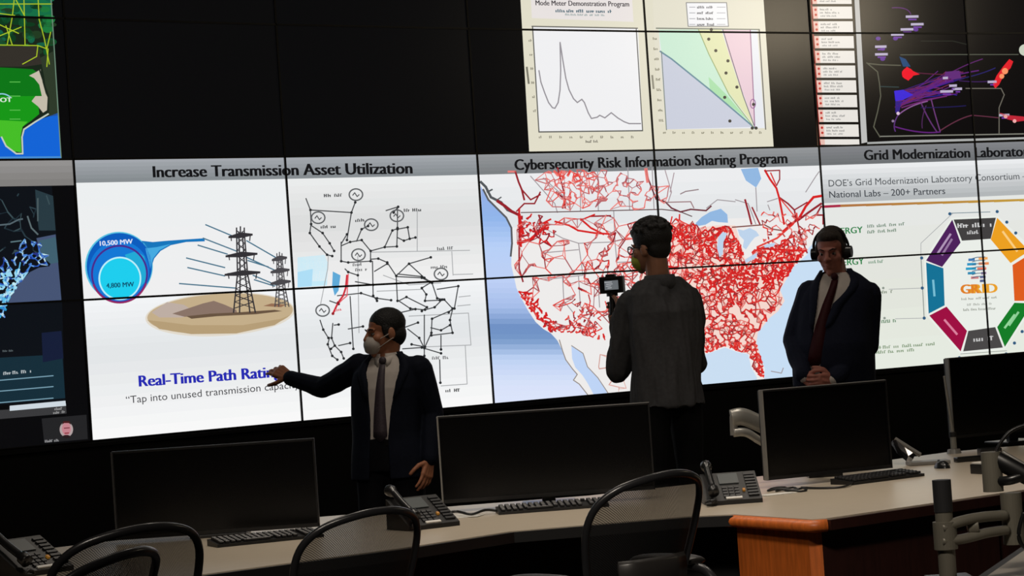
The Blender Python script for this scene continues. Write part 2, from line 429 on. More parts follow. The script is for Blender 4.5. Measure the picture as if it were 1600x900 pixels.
LAKE = (146, 184, 226)
LAKES = [[(1087, 349), (1097, 339), (1110, 331), (1127, 326), (1137, 335), (1138, 348), (1123, 347), (1113, 345), (1103, 351), (1092, 353)],
         [(1130, 362), (1123, 370), (1121, 388), (1125, 402), (1130, 397), (1131, 378), (1137, 365)],
         [(1153, 358), (1162, 360), (1172, 356), (1182, 361), (1187, 368), (1180, 371), (1174, 378), (1166, 390), (1161, 386), (1163, 375), (1156, 368)],
         [(1158, 264), (1185, 262), (1190, 279), (1182, 293), (1166, 282)],
         [(1164, 406), (1184, 394), (1182, 403), (1166, 411)], [(1194, 383), (1212, 379), (1210, 385), (1196, 387)]]
for i, l in enumerate(LAKES): poly(l, LAKE if i in (0, 3) else (190, 212, 236), 9)
def hclip(P, y0, y1):
    for v, sg in ((y0, 1), (y1, -1)):
        Q = []
        for i in range(len(P)):
            a, b = P[i - 1], P[i]; da, db = (a[1] - v) * sg, (b[1] - v) * sg
            if (da >= 0) != (db >= 0):
                s = da / (da - db); Q.append((a[0] + (b[0] - a[0]) * s, a[1] + (b[1] - a[1]) * s))
            if db >= 0: Q.append(b)
        P = Q
    return P
SEA_TONES = [(290, (150, 176, 232)), (340, (146, 182, 236)), (385, (184, 208, 248)), (440, (190, 208, 246)), (480, (166, 190, 234)), (512, (110, 144, 196)), (530, (120, 154, 202)), (560, (190, 210, 244)), (600, (216, 226, 250)), (634, (222, 230, 252))]  # sea colours by height, with the screen's uneven brightness painted in
coast = pac[:26]
for i in range(43):
    y0 = 290 + i * 8; y1 = y0 + 8; ym = y0 + 4
    for (ya, ca), (yb, cb) in zip(SEA_TONES[:-1], SEA_TONES[1:]):
        if ya <= ym <= yb: c_ = [ca[j] + (cb[j] - ca[j]) * (ym - ya) / (yb - ya) for j in range(3)]
    Q = hclip([p for p in pac if True], y0, y1)
    if len(Q) >= 3: poly(Q, c_, 3)
line([(875, 531)] + [(880, 548), (885, 562), (896, 577), (903, 585), (897, 594), (906, 600), (921, 619)], (150, 140, 134), 1.6, 4)
line([(894, 540), (912, 552), (919, 573), (935, 590), (951, 614)], (150, 140, 134), 1.4, 4)
line([(756, 296), (764, 312), (780, 328), (792, 340), (800, 356), (801, 380), (799, 400)], (90, 92, 96), 3.0, 4)
line([(752, 284), (760, 292), (768, 308), (784, 316), (794, 328), (808, 334)], (84, 88, 92), 4.0, 4)
line([(762, 300), (770, 296)], (84, 88, 92), 2.5, 4); line([(778, 312), (784, 308)], (84, 88, 92), 2.0, 4)
# border and state lines
line([(815, 332), (870, 331), (955, 329), (1035, 327), (1062, 330), (1082, 338)], (96, 70, 72), 1.6, 4)
for pl in ([(858, 360), (880, 372), (905, 380), (960, 378)], [(905, 380), (912, 430), (850, 437)], [(960, 330), (962, 378), (965, 410), (1000, 408)], [(850, 395), (905, 390)], [(880, 430), (882, 470), (898, 490)], [(905, 432), (908, 480)], [(935, 432), (938, 480)], [(830, 275), (852, 300), (868, 318), (872, 332)], [(850, 278), (880, 305), (892, 328)], [(908, 268), (908, 330)], [(935, 266), (936, 329)], [(982, 262), (985, 328)], [(1020, 262), (1023, 326)], [(1150, 312), (1170, 318), (1182, 350)], [(1182, 293), (1184, 330)], [(1200, 315), (1216, 310)], [(1201, 320), (1204, 328)], [(1105, 325), (1122, 312), (1150, 315)], [(1260, 300), (1276, 275), (1281, 268)], [(1225, 575), (1222, 583), (1206, 580)]):
    line(pl, (160, 152, 156), 1.5, 3)
RED = (214, 34, 34); DR = (150, 34, 44); PK = (236, 128, 122); LR = (228, 70, 62)
def redline(pl, wd=2.2, c=DR): line(pl, c, wd, 6)
for pl, wd, c in (([(806, 268), (811, 284), (816, 296), (820, 312)], 3, DR), ([(816, 296), (830, 312), (845, 304)], 2.4, DR), ([(795, 268), (806, 268)], 3, PK),
                  ([(778, 314), (790, 322), (800, 330), (812, 336)], 4.5, DR), ([(808, 330), (820, 318), (836, 318), (845, 300)], 2.4, DR), ([(812, 336), (814, 350), (818, 365)], 5, RED), ([(812, 326), (812, 345), (815, 385)], 3.2, RED),
                  ([(870, 300), (884, 312), (880, 325)], 3, DR), ([(872, 262), (882, 300), (884, 325)], 2.4, DR), ([(868, 346), (890, 352), (904, 360), (930, 364), (960, 366)], 3, RED), ([(908, 342), (924, 356), (944, 366)], 3, RED), ([(922, 338), (955, 337)], 2.4, DR), ([(908, 344), (930, 335)], 2.4, RED), ([(810, 380), (830, 374), (848, 358), (856, 348)], 5, RED), ([(812, 340), (812, 420), (818, 440)], 2.6, DR),
                  ([(1010, 264), (1014, 280), (1020, 296), (1026, 311), (1040, 315), (1050, 325), (1064, 331), (1080, 327), (1104, 329), (1112, 322)], 2.4, (110, 48, 58)), ([(1010, 264), (1013, 284)], 5, PK), ([(1064, 303), (1072, 299), (1092, 296)], 1.8, (150, 130, 134)), ([(1042, 316), (1080, 315), (1085, 325)], 1.6, (150, 110, 114)), ([(1040, 266), (1050, 300), (1044, 318)], 1.5, (170, 150, 156)), ([(1054, 270), (1048, 300)], 1.5, (170, 150, 156)),
                  ([(1196, 266), (1204, 280), (1214, 294), (1218, 308), (1222, 328), (1226, 350)], 3.2, RED), ([(1196, 267), (1219, 266), (1219, 280), (1214, 290)], 2, DR), ([(1205, 270), (1213, 288)], 2, RED), ([(1218, 308), (1232, 318), (1242, 328), (1245, 342)], 2.6, DR), ([(1218, 308), (1244, 340)], 2, LR), ([(1284, 306), (1272, 308), (1260, 322), (1250, 340), (1238, 350), (1224, 362)], 4, RED), ([(1284, 318), (1264, 332), (1248, 344)], 3.4, DR), ([(1284, 322), (1276, 336), (1287, 336), (1287, 350)], 2.6, DR), ([(1242, 328), (1262, 316)], 2.2, DR), ([(1247, 346), (1252, 370), (1262, 395)], 2.4, DR), ([(1165, 312), (1170, 330), (1175, 350)], 3, DR), ([(1176, 324), (1188, 350)], 2.4, DR), ([(1145, 355), (1195, 351), (1208, 358), (1222, 360)], 2, (130, 76, 70)), ([(1184, 386), (1215, 372), (1240, 350)], 3, LR), ([(1184, 388), (1260, 392)], 3.2, RED)):
    redline(pl, wd, c)
rnd = random.Random(7)
def inside(x, y, P):
    c = False; n = len(P)
    for i in range(n):
        x1, y1 = P[i]; x2, y2 = P[i - 1]
        if (y1 > y) != (y2 > y) and x < (x2 - x1) * (y - y1) / (y2 - y1) + x1: c = not c
    return c
USA = [(803, 335), (870, 333), (955, 331), (1035, 329), (1065, 333), (1085, 345), (1093, 354), (1120, 352), (1140, 352), (1158, 380), (1165, 404), (1185, 386), (1215, 382), (1240, 360), (1268, 352), (1280, 366), (1262, 388), (1254, 405), (1241, 417), (1230, 436), (1220, 453), (1227, 470), (1217, 486), (1203, 497), (1185, 520), (1183, 536), (1189, 556), (1196, 576), (1194, 592), (1184, 588), (1175, 573), (1169, 552), (1153, 549), (1134, 541), (1114, 548), (1096, 554), (1078, 564), (1062, 580), (1048, 575), (1035, 555), (1010, 545), (990, 548), (960, 535), (935, 530), (900, 520), (876, 520), (862, 519), (848, 512), (836, 500), (824, 482), (813, 462), (807, 446), (803, 425), (801, 400), (803, 370)]
WATER = [LAKES[0], LAKES[1], LAKES[2], LAKES[4]]
def net(points, k, wd, cols, maxlen, layer=6):
    cell = {}
    for i, p in enumerate(points): cell.setdefault((int(p[0] // 12), int(p[1] // 12)), []).append(i)
    done = set()
    for i, p in enumerate(points):
        cx, cy = int(p[0] // 12), int(p[1] // 12)
        near = sorted(((points[j][0] - p[0]) ** 2 + (points[j][1] - p[1]) ** 2, j) for a in (-2, -1, 0, 1, 2) for b in (-2, -1, 0, 1, 2) for j in cell.get((cx + a, cy + b), ()) if j != i)
        for d2, j in near[:k]:
            e = (min(i, j), max(i, j))
            if e in done or d2 > maxlen * maxlen: continue
            done.add(e)
            line([p, points[j]], rnd.choice(cols), wd * rnd.uniform(.6, 1.3), layer + rnd.choice((0, 0, 1)))
def scatter(n, f, region):
    out = []
    while len(out) < n:
        x, y = f()
        if inside(x, y, region) and not any(inside(x, y, L) for L in WATER): out.append((x, y))
    return out
def gauss_band(a, b, s):
    def f():
        t = rnd.random(); return a[0] + (b[0] - a[0]) * t + rnd.gauss(0, s), a[1] + (b[1] - a[1]) * t + rnd.gauss(0, s)
    return f
poly([(1030, 346), (1093, 356), (1120, 352), (1150, 352), (1165, 404), (1215, 384), (1262, 390), (1241, 417), (1230, 436), (1220, 453), (1227, 470), (1217, 486), (1203, 497), (1185, 520), (1183, 536), (1189, 556), (1195, 590), (1170, 552), (1134, 541), (1096, 554), (1062, 578), (1020, 540), (1000, 480), (1004, 400)], (246, 216, 206), 4)
E0 = scatter(700, lambda: (rnd.uniform(1000, 1265), rnd.uniform(345, 595)), USA); net(E0, 4, 1.3, ((230, 120, 110), (206, 110, 104), (170, 90, 84), PK), 26, 5)
E1 = scatter(1250, lambda: (rnd.triangular(1020, 1265, 1130), rnd.uniform(345, 595)), USA)
net(E1, 4, 1.8, (RED, RED, LR, DR, (226, 52, 46), (190, 40, 44), (150, 60, 56)), 16)
E2 = scatter(260, lambda: (rnd.uniform(985, 1100), rnd.uniform(340, 575)), USA)
net(E2, 4, 1.6, (LR, RED, PK, DR), 22)
E3 = scatter(320, gauss_band((1040, 365), (1250, 400), 11), USA)
net(E3, 2, 2.6, (RED, (220, 40, 36)), 12)
E4 = scatter(240, gauss_band((1120, 440), (1190, 430), 13), USA); net(E4, 2, 2.6, (RED, (206, 36, 36)), 12)
E5 = scatter(90, gauss_band((1205, 440), (1255, 402), 5), USA); net(E5, 2, 3.0, (RED,), 12)
E6 = scatter(60, gauss_band((1095, 548), (1160, 540), 4), USA); net(E6, 2, 2.6, (RED, LR), 14)
E7 = scatter(50, gauss_band((1178, 540), (1193, 585), 4), USA); net(E7, 2, 2.2, (RED, LR), 14)
W1 = scatter(230, lambda: (rnd.uniform(803, 1000), rnd.uniform(335, 530)), USA); net(W1, 4, 1.5, (PK, LR, (200, 120, 120), DR, (170, 96, 100)), 34)
W2 = scatter(120, gauss_band((815, 455), (868, 516), 6), USA); net(W2, 2, 2.8, (RED, (206, 30, 32)), 12)
W3 = scatter(90, gauss_band((812, 345), (858, 362), 11), USA); net(W3, 2, 2.4, (RED, DR), 14)
W4 = scatter(90, gauss_band((860, 512), (940, 530), 8), USA); net(W4, 2, 2.2, (RED, LR, DR), 15)
W5 = scatter(110, gauss_band((895, 490), (930, 500), 12), USA); net(W5, 2, 1.7, (DR, LR), 16)
W6 = scatter(110, gauss_band((930, 450), (980, 395), 18), USA); net(W6, 3, 1.8, (LR, PK, DR), 18)
CA = [(800, 268), (1130, 260), (1130, 322), (1060, 328), (815, 330)]
C1 = scatter(170, gauss_band((872, 285), (925, 300), 20), CA); net(C1, 4, 1.4, (PK, LR, (190, 110, 112)), 20)
C2 = scatter(120, gauss_band((930, 290), (1015, 310), 17), CA); net(C2, 3, 1.5, ((170, 90, 98), PK), 24)
C3 = scatter(24, gauss_band((870, 268), (895, 275), 7), CA); net(C3, 2, 3.0, (LR, PK), 16)
MX = [(940, 538), (985, 552), (1030, 560), (1048, 600), (1000, 618), (955, 612), (930, 575)]
M1 = scatter(50, lambda: (rnd.uniform(925, 1048), rnd.uniform(538, 618)), MX); net(M1, 2, 1.3, ((222, 170, 160), (206, 150, 140)), 26)
QC = [(1140, 330), (1200, 330), (1280, 330), (1284, 365), (1262, 392), (1190, 384), (1190, 360)]
Q1 = scatter(130, lambda: (rnd.uniform(1190, 1284), rnd.uniform(325, 392)), QC); net(Q1, 2, 1.8, (LR, PK, DR), 16)

# ---- slide: Grid Modernization Laboratory Consortium
wstrip(4, 6, HB, 2, (132, 134, 138), (108, 112, 114), 6, 1)
wstrip(4, 6, 1.5, HB, (238, 240, 242), (176, 180, 182), 8, 1)
wstrip(4, 6, 0.8, 1.5, (230, 232, 230), (226, 228, 220), 3, 1)
wstrip(4, 6, 0, 0.8, (226, 228, 219), (230, 236, 226), 3, 1)
text('Grid Modernization Laboratory Consortium', (1352, 250), (1724, 241), 16, BK, 4, 0.046)
text('DOE\u2019s Grid Modernization Laboratory Consortium \u2013', (1296, 291.5), (1606, 279.5), 10.5, (70, 74, 78), 4, 0.006)
text('National Labs \u2013 200+ Partners', (1297, 309), (1478, 303), 10.5, (64, 68, 74), 4, 0.01)
poly([(1285, 321), (1314, 319.5), (1314, 323.5), (1285, 325)], (170, 40, 70), 5)
for i in range(8):
    x0, x1 = 1314 + i * 40, 1354 + i * 40; y0, y1 = 319.5 - i * 1.25, 319.5 - (i + 1) * 1.25
    poly([(x0, y0), (x1, y1), (x1, y1 + 3.5), (x0, y0 + 4)], (176 + i * 3, 116 + i * 6, 62), 5)
CX, CY = 1531.5, 446
OCT = {'purple': [(1489, 343), (1502, 379), (1473, 417), (1448, 407)], 'charcoal': [(1491, 343), (1557, 340), (1549, 373), (1504, 376)], 'amber': [(1559, 340), (1609, 392), (1580, 411), (1549, 374)],
       'teal': [(1448, 410), (1475, 419), (1477, 477), (1452, 490)], 'orange': [(1583, 414), (1612, 396), (1614, 470), (1586, 470)], 'crimson': [(1453, 493), (1480, 479), (1512, 517), (1502, 549)],
       'slate': [(1506, 549), (1514, 517), (1556, 511), (1568, 543)], 'green': [(1571, 542), (1559, 511), (1586, 473), (1614, 474)]}
OCC = {'purple': (78, 34, 92), 'charcoal': (66, 64, 64), 'amber': (236, 160, 34), 'teal': (22, 114, 150), 'orange': (222, 92, 30), 'crimson': (158, 16, 66), 'slate': (74, 72, 72), 'green': (22, 124, 40)}
outer = [(1445, 405), (1488, 340), (1560, 337), (1614, 388), (1618, 476), (1571, 546), (1502, 553), (1449, 493)]
poly(outer, (234, 238, 232), 3)
for k, P in OCT.items(): poly(P, OCC[k], 4)
scribble((1497, 356), (1553, 354), 7, (206, 206, 206), 5, 61); scribble((1512, 366), (1534, 365), 6, (190, 190, 190), 5, 62)
scribble((1522, 534), (1552, 531.5), 7, (196, 196, 196), 5, 63)
for (a, b, c, s) in (((1466, 396), (1486, 366), (176, 150, 184), 64), ((1473, 398), (1488, 374), (150, 120, 160), 65), ((1461, 462), (1459, 438), (120, 190, 212), 66), ((1477, 500), (1496, 522), (220, 130, 160), 67), ((1571, 512), (1586, 492), (150, 214, 156), 68), ((1568, 362), (1590, 392), (250, 206, 130), 69), ((1578, 508), (1592, 488), (140, 206, 150), 70)):
    line([a, b], c, 3.4, 5)
# logo of coloured strokes and its lettering
for i, (x, y, w_, c) in enumerate(((1514, 404, 10, (64, 120, 180)), (1530, 402, 14, (240, 170, 96)), (1512, 411, 14, (48, 150, 196)), (1530, 410, 16, (236, 140, 84)), (1510, 418, 16, (44, 160, 200)), (1528, 418, 14, (226, 120, 100)), (1513, 425, 12, (50, 140, 180)), (1534, 425, 8, (150, 120, 150)), (1518, 432, 12, (210, 130, 130)), (1532, 431, 9, (110, 110, 150)), (1532, 437, 8, (90, 100, 140)))):
    poly([(x, y), (x + w_, y - .6), (x + w_, y + 3.4), (x, y + 4)], c, 5)
for y in (404, 409, 414, 419, 424, 429, 434): line([(1520, y), (1527, y - 2), (1540, y - 2.6)], (60, 100, 130), 1.2, 6)
text('GRID', (1503, 459), (1559, 457), 14.5, (232, 160, 40), 5, 0.05)
text('GR', (1503, 459), (1531, 458), 14.5, (222, 128, 40), 6, 0.05)
scribble((1503, 469), (1558, 466), 3.6, (168, 170, 160), 5, 71); scribble((1512, 478), (1550, 476), 3.6, (174, 178, 170), 5, 72); scribble((1506, 486), (1558, 483.5), 4, (160, 164, 156), 5, 73)
line([(1486, 333), (1548, 331)], (120, 140, 150), 1.2, 4); line([(1440, 402), (1445, 497)], (120, 130, 128), 1.2, 4); line([(1502, 553), (1574, 548)], (150, 156, 150), 1.0, 4)
for p in ((1485, 334), (1559, 330.5), (1574, 347), (1588, 364), (1441, 403), (1442, 450), (1445, 497), (1500, 559), (1573, 553), (1586, 536), (1598, 518)): dot(p[0], p[1], 2.6, (52, 92, 128), 5)
line([(1390, 452), (1441, 450)], LG, 1.0, 4); line([(1400, 498), (1444, 497)], LG, 1.0, 4); line([(1490, 333), (1440, 380), (1440, 402)], LG, 1.0, 3)
text('ENERGY', (1297, 367), (1349, 363.5), 10, (40, 128, 70), 5, 0.03)
text('ENERGY', (1300, 416), (1351, 412.5), 10, (40, 128, 70), 5, 0.03)
for i, (a, b, y, c) in enumerate(((1356, 1418, 356, (130, 150, 134)), (1356, 1406, 365, (130, 150, 134)), (1358, 1382, 412, (130, 160, 138)), (1376, 1396, 459, (140, 150, 134)), (1378, 1402, 505, (120, 150, 124)), (1366, 1462, 546, (140, 160, 132)), (1370, 1430, 553, (140, 160, 132)))):
    scribble((a, y), (b, y - (b - a) * .07), 5, c, 5, 80 + i)
dot(1381, 450, 2, (140, 150, 140), 5); dot(1383, 497, 2, (140, 150, 140), 5)

# ---- left column: dark map application, with the start of another grey heading
wstrip(-1, 0, 1.815, 2, (150, 148, 148), (126, 124, 122), 4, 2)
wrect(-1, 0, 0, 1.815, (9, 9, 11), 1)
def lx(x): return (x, 0)
poly([(-120, 296), (82, 290), (98, 468), (-110, 480)], (14, 18, 24), 2)
poly([(56, 296), (84, 306), (88, 360), (62, 360), (58, 330)], (40, 58, 66), 3)
poly([(58, 372), (88, 366), (97, 469), (12, 474), (28, 446), (48, 425), (62, 418), (78, 416), (84, 405), (66, 404)], (70, 84, 116), 3)
poly([(62, 376), (88, 370), (92, 410), (80, 412), (66, 400)], (64, 96, 112), 4)
rnd = random.Random(11)
BL = ((46, 92, 190), (70, 130, 214), (120, 180, 230), (30, 60, 150), (190, 226, 238), (40, 50, 130))
LAND = [(-40, 420), (10, 400), (40, 372), (60, 375), (80, 400), (84, 412), (60, 418), (46, 426), (28, 446), (12, 472), (8, 500), (-40, 510)]
WATER = []
net(scatter(230, lambda: (rnd.uniform(-30, 86), rnd.uniform(372, 505)), LAND), 3, 2.0, BL, 16, 5)
net(scatter(120, gauss_band((-10, 470), (34, 430), 10), LAND), 3, 3.0, ((150, 214, 240), (196, 236, 244), (90, 180, 226)), 14, 5)
net(scatter(50, gauss_band((-20, 495), (14, 470), 8), LAND), 2, 4.0, ((40, 150, 210), (90, 190, 230)), 14, 5)
DARKL = [(-40, 300), (84, 296), (86, 400), (40, 400), (-40, 430)]
net(scatter(46, lambda: (rnd.uniform(-30, 84), rnd.uniform(300, 415)), DARKL), 2, 1.8, ((44, 62, 70), (58, 78, 84), (30, 44, 52)), 22, 4)
line([(-5, 352), (16, 350), (30, 343), (36, 342)], (84, 100, 108), 2.4, 5); line([(44, 338), (50, 356), (60, 366)], (92, 108, 112), 2.4, 5); line([(60, 310), (60, 345)], (80, 96, 100), 2.0, 5)
line([(18, 378), (34, 376)], (92, 120, 128), 2.0, 5)
poly([(-110, 480), (98, 469), (103, 626), (-110, 640)], (13, 17, 23), 2)
poly([(-20, 560), (70, 555), (98, 545), (103, 622), (-20, 632)], (22, 46, 58), 3)
poly([(66, 520), (97, 517), (100, 560), (68, 566)], (22, 30, 56), 4)
for y in (592, 609, 627): line([(-20, y + 4), (84, y - 5)], (120, 160, 178), 1.6, 5)
scribble((6, 586), (50, 582), 5, (176, 186, 190), 6, 90); scribble((5, 550), (22, 549), 3, (90, 100, 104), 6, 92)
poly([(16, 634), (103, 626), (104, 634), (16, 642)], (206, 216, 224), 6)
poly([(-110, 648), (104, 634), (105, 646), (-110, 664)], (58, 58, 60), 5)
scribble((86, 641), (103, 639.5), 4, (150, 150, 150), 7, 93); scribble((84, 647), (103, 645), 4, (150, 150, 150), 7, 94)
poly([(66, 654), (136, 648), (138, 686), (70, 692)], (36, 36, 38), 5)
ellipse(104.5, 671, 10.5, 12, (176, 160, 160), 6, 28); ellipse(104.5, 670, 7, 10, (196, 130, 140), 7, 24)
poly([(97, 664), (100, 658), (109, 658), (112, 664), (108, 661), (101, 661)], (70, 26, 28), 8)
line([(101, 669), (109, 668.5)], (120, 50, 60), 1.6, 8); line([(102, 677), (108, 676.5)], (140, 50, 60), 1.8, 8); ellipse(104.5, 682, 6, 2.4, (40, 26, 28), 8, 16)
scribble((71, 691.5), (94, 689.5), 4, (150, 150, 152), 7, 95)

# ---- upper rows: blank black panels, charts, list, dark map, green map
wrect(-1, 6, 2, 4, (9, 9, 10), 1)
CRM = (226, 222, 202)
poly([(811, -60), (1190, -60), (1210, 230), (828, 236.5)], CRM, 2)
poly([(1018, -60), (1190, -60), (1207, 190), (1030, 194)], (228, 224, 206), 3)
poly([(828, -60), (985, -60), (991, 34), (832, 28)], (232, 226, 224), 3)
poly([(833, 40), (998, 44), (1005, 204), (843, 206)], (240, 240, 242), 3)
text('Mode Meter Demonstration Program', (838, 8), (984, 10), 8, (48, 42, 50), 5, 0.026)
scribble((869, 19), (958, 20), 5, (60, 96, 112), 5, 101); scribble((884, 24), (946, 25), 3, (140, 160, 160), 5, 102)
GR = (92, 92, 88)
line([(832, 41), (997, 44)], (110, 108, 102), 2, 5); line([(833, 41), (843, 206)], GR, 1.8, 5); line([(843, 206), (1005, 204)], GR, 2, 5); line([(995, 44), (1005, 204)], GR, 1.6, 5)
crv = [(843, 110), (846, 128), (852, 145), (858, 160), (864, 168), (868, 169), (873, 160), (876, 140), (877, 110), (876, 66), (880, 92), (885, 122), (890, 140), (897, 154), (903, 160), (910, 155), (914, 160), (920, 176), (925, 185), (934, 183), (938, 180), (946, 184), (956, 176), (966, 184), (976, 190), (984, 193), (1002, 193)]
line(crv, (150, 146, 152), 2.0, 5)
for i in range(6): scribble((827 + i * 1.4, 65 + i * 22), (833 + i * 1.4, 65 + i * 22), 4, (140, 136, 120), 5, 110 + i)
for i in range(10): scribble((843 + i * 16, 216), (849 + i * 16, 215.6), 4, (140, 136, 120), 5, 120 + i)
scribble((916, 223), (936, 222.5), 4, (110, 106, 96), 5, 131)
line([(824, 105), (827, 130)], (120, 118, 104), 3, 5); line([(1020, 118), (1022, 138)], (150, 146, 130), 3, 5)
poly([(1030, 46), (1184, 46), (1196, 200), (1042, 202)], (232, 234, 240), 4)
poly([(1034, 80), (1050, 92), (1110, 140), (1180, 198), (1042, 202)], (204, 208, 222), 5)
poly([(1030, 46), (1096, 46), (1110, 80), (1140, 145), (1176, 195), (1110, 140), (1034, 80)], (206, 236, 214), 5)
poly([(1092, 46), (1128, 46), (1140, 85), (1155, 130), (1178, 195), (1136, 140), (1106, 80)], (228, 230, 184), 6)
poly([(1130, 46), (1174, 46), (1180, 195), (1160, 140), (1140, 85)], (234, 206, 216), 5)
poly([(1108, 120), (1136, 148), (1168, 186), (1140, 164), (1110, 140)], (176, 226, 176), 7)
line([(1032, 80), (1050, 92), (1112, 142), (1180, 200)], (112, 146, 160), 2.4, 8)
line([(1092, 46), (1108, 84), (1140, 148), (1178, 198)], (160, 176, 120), 1.4, 8); line([(1130, 46), (1145, 95), (1162, 150), (1179, 196)], (120, 112, 120), 1.4, 8)
line([(1173, 46), (1178, 150), (1180, 200)], (150, 100, 140), 1.4, 8)
line([(1026, 44), (1187, 46)], (130, 136, 124), 2, 8); line([(1187, 46), (1197, 202)], (110, 108, 104), 1.8, 8); line([(1034, 80), (1042, 203)], (120, 130, 120), 1.4, 8)
for x, y in ((1112, 46), (1108, 61), (1119, 79), (1138, 95), (1135, 114), (1152, 136), (1133, 152), (1141, 189), (1178, 163), (1176, 200), (1182, 200)): dot(x, y, 2.6, (74, 70, 62), 9)
ring(1177, 162, 4, 7, 1.2, (150, 90, 150), 9, 20)
poly([(1073, 4), (1136, 4), (1139, 41), (1076, 41)], (244, 244, 246), 6)
ring_pts = [(1073, 4), (1136, 4), (1139, 41), (1076, 41), (1073, 4)]; line(ring_pts, (140, 140, 140), 1.4, 7)
for i in range(4): scribble((1090, 13 + i * 9), (1118, 13 + i * 9), 4, (90, 90, 96), 7, 140 + i); line([(1078, 11 + i * 9), (1087, 11 + i * 9)], (150, 150, 160), 1, 7); line([(1121, 11 + i * 9), (1134, 11 + i * 9)], (170, 170, 176), 1, 7)
for i in range(11): scribble((1037 + i * 15, 209), (1043 + i * 15, 208.5), 4, (140, 136, 116), 5, 150 + i)
for i in range(9): scribble((1021 + i * 1.2, 62 + i * 16), (1029 + i * 1.2, 62 + i * 16), 4, (140, 136, 116), 5, 165 + i)
# list of white entries
def LXa(y): return 1269 + (y - 5) * 0.052
poly([(1266, -60), (1336, -60), (1352, 226), (1280, 228)], (14, 12, 12), 2)
for i in range(-3, 11):
    y = 10 + i * 23.05
    if y > 225: break
    h = min(19, 226 - y)
    x0, x1 = 1270 + (y - 10) * .055, 1332 + (y - 10) * .055
    poly([(x0, y), (x1, y), (x1 + .055 * h, y + h), (x0 + .055 * h, y + h)], (232, 228, 222), 4)
    poly([(x0, y), (x0 + 8, y), (x0 + 8 + .055 * h, y + h), (x0 + .055 * h, y + h)], (232, 190, 178), 5)
    line([(x0 - 1, y - 2), (x0 + 1, y + h)], (150, 24, 24), 2.0, 6)
    if h > 14:
        dot(x0 + 5, y + 5, 2.0, (190, 40, 40), 6); dot(x0 + 5.6, y + 13, 2.0, (190, 50, 40), 6)
        scribble((x0 + 12, y + 6), (x0 + 30 + (i * 7) % 12, y + 6), 3, (140, 140, 138), 6, 180 + i); scribble((x0 + 12, y + 11), (x0 + 42, y + 11), 3, (140, 140, 138), 6, 200 + i); scribble((x0 + 13, y + 16), (x0 + 38, y + 16), 2.6, (150, 150, 148), 6, 220 + i)
poly([(1333, -60), (1340, -60), (1356, 222), (1347, 224)], (190, 190, 188), 5)
line([(1264, -60), (1279, 227)], (120, 90, 70), 1.4, 5)
# dark map with coloured flows
poly([(1341, -60), (1640, -60), (1640, 216), (1356, 222)], (12, 10, 11), 2)
rnd = random.Random(5)
def curve3(a, b, c, n=10):
    return [((1 - t) ** 2 * a[0] + 2 * t * (1 - t) * b[0] + t * t * c[0], (1 - t) ** 2 * a[1] + 2 * t * (1 - t) * b[1] + t * t * c[1]) for t in [k / n for k in range(n + 1)]]
PU = (96, 34, 120); BU = (44, 30, 150); MG = (120, 40, 80)
for a, b, c, col, wd in (((1408, 155), (1440, 145), (1475, 122), PU, 3), ((1408, 150), (1450, 150), (1500, 138), PU, 2.4), ((1404, 165), (1440, 140), (1490, 125), (90, 30, 130), 3), ((1410, 168), (1450, 155), (1480, 150), (110, 36, 110), 2), ((1475, 122), (1500, 115), (1530, 110), PU, 1.8), ((1478, 118), (1510, 100), (1536, 92), (90, 36, 100), 1.6), ((1490, 125), (1530, 118), (1556, 106), (40, 34, 100), 1.6), ((1420, 112), (1450, 116), (1480, 116), (90, 30, 60), 1.6), ((1500, 126), (1540, 130), (1562, 124), (60, 30, 90), 1.4),
                          ((1404, 180), (1420, 165), (1450, 158), (140, 90, 150), 1.8), ((1404, 180), (1395, 195), (1400, 205), (90, 50, 120), 1.8), ((1440, 160), (1450, 185), (1465, 206), (96, 50, 110), 2), ((1456, 155), (1462, 180), (1470, 205), (110, 60, 120), 1.8), ((1448, 165), (1440, 185), (1442, 200), (80, 40, 90), 1.4), ((1400, 198), (1440, 210), (1470, 206), PU, 2), ((1470, 204), (1500, 184), (1520, 180), (96, 46, 66), 1.8), ((1520, 180), (1545, 182), (1562, 184), (96, 46, 66), 1.6), ((1440, 168), (1480, 168), (1510, 165), (32, 26, 80), 1.6), ((1395, 12), (1420, 10), (1424, 22), (90, 40, 110), 1.6)):
    line(curve3(a, b, c), col, wd, 4)
for _ in range(40):
    line(curve3((1402 + rnd.uniform(-3, 6), 150 + rnd.uniform(-10, 18)), (1430 + rnd.uniform(-10, 10), 145 + rnd.uniform(-15, 15)), (1470 + rnd.uniform(-10, 40), 125 + rnd.uniform(-14, 24))), rnd.choice((PU, BU, (60, 24, 110), MG)), 1.3, 3)
poly([(1398, 142), (1412, 140), (1428, 148), (1412, 156), (1400, 158)], (62, 40, 214), 5)
poly([(1400, 158), (1410, 158), (1406, 175), (1400, 176)], (50, 30, 130), 4)
poly([(1406, 88), (1416, 92), (1424, 104), (1412, 104)], (24, 70, 120), 4)
poly([(1410, 112), (1418, 104), (1426, 110), (1438, 116), (1428, 118), (1420, 126), (1411, 120)], (232, 20, 40), 6); ellipse(1419, 115, 9, 9, (240, 24, 44), 6, 20)
poly([(1478, 112), (1500, 110), (1503, 122), (1490, 124), (1476, 120)], (98, 44, 120), 5)
LN = (92, 92, 78)
line([(1355, 98), (1372, 112), (1375, 130), (1377, 150), (1372, 175), (1366, 198), (1376, 214)], LN, 1.8, 5); line([(1376, 213), (1480, 211), (1600, 209)], (130, 130, 120), 1.8, 5); line([(1356, 99), (1376, 101), (1408, 102)], LN, 1.8, 5)
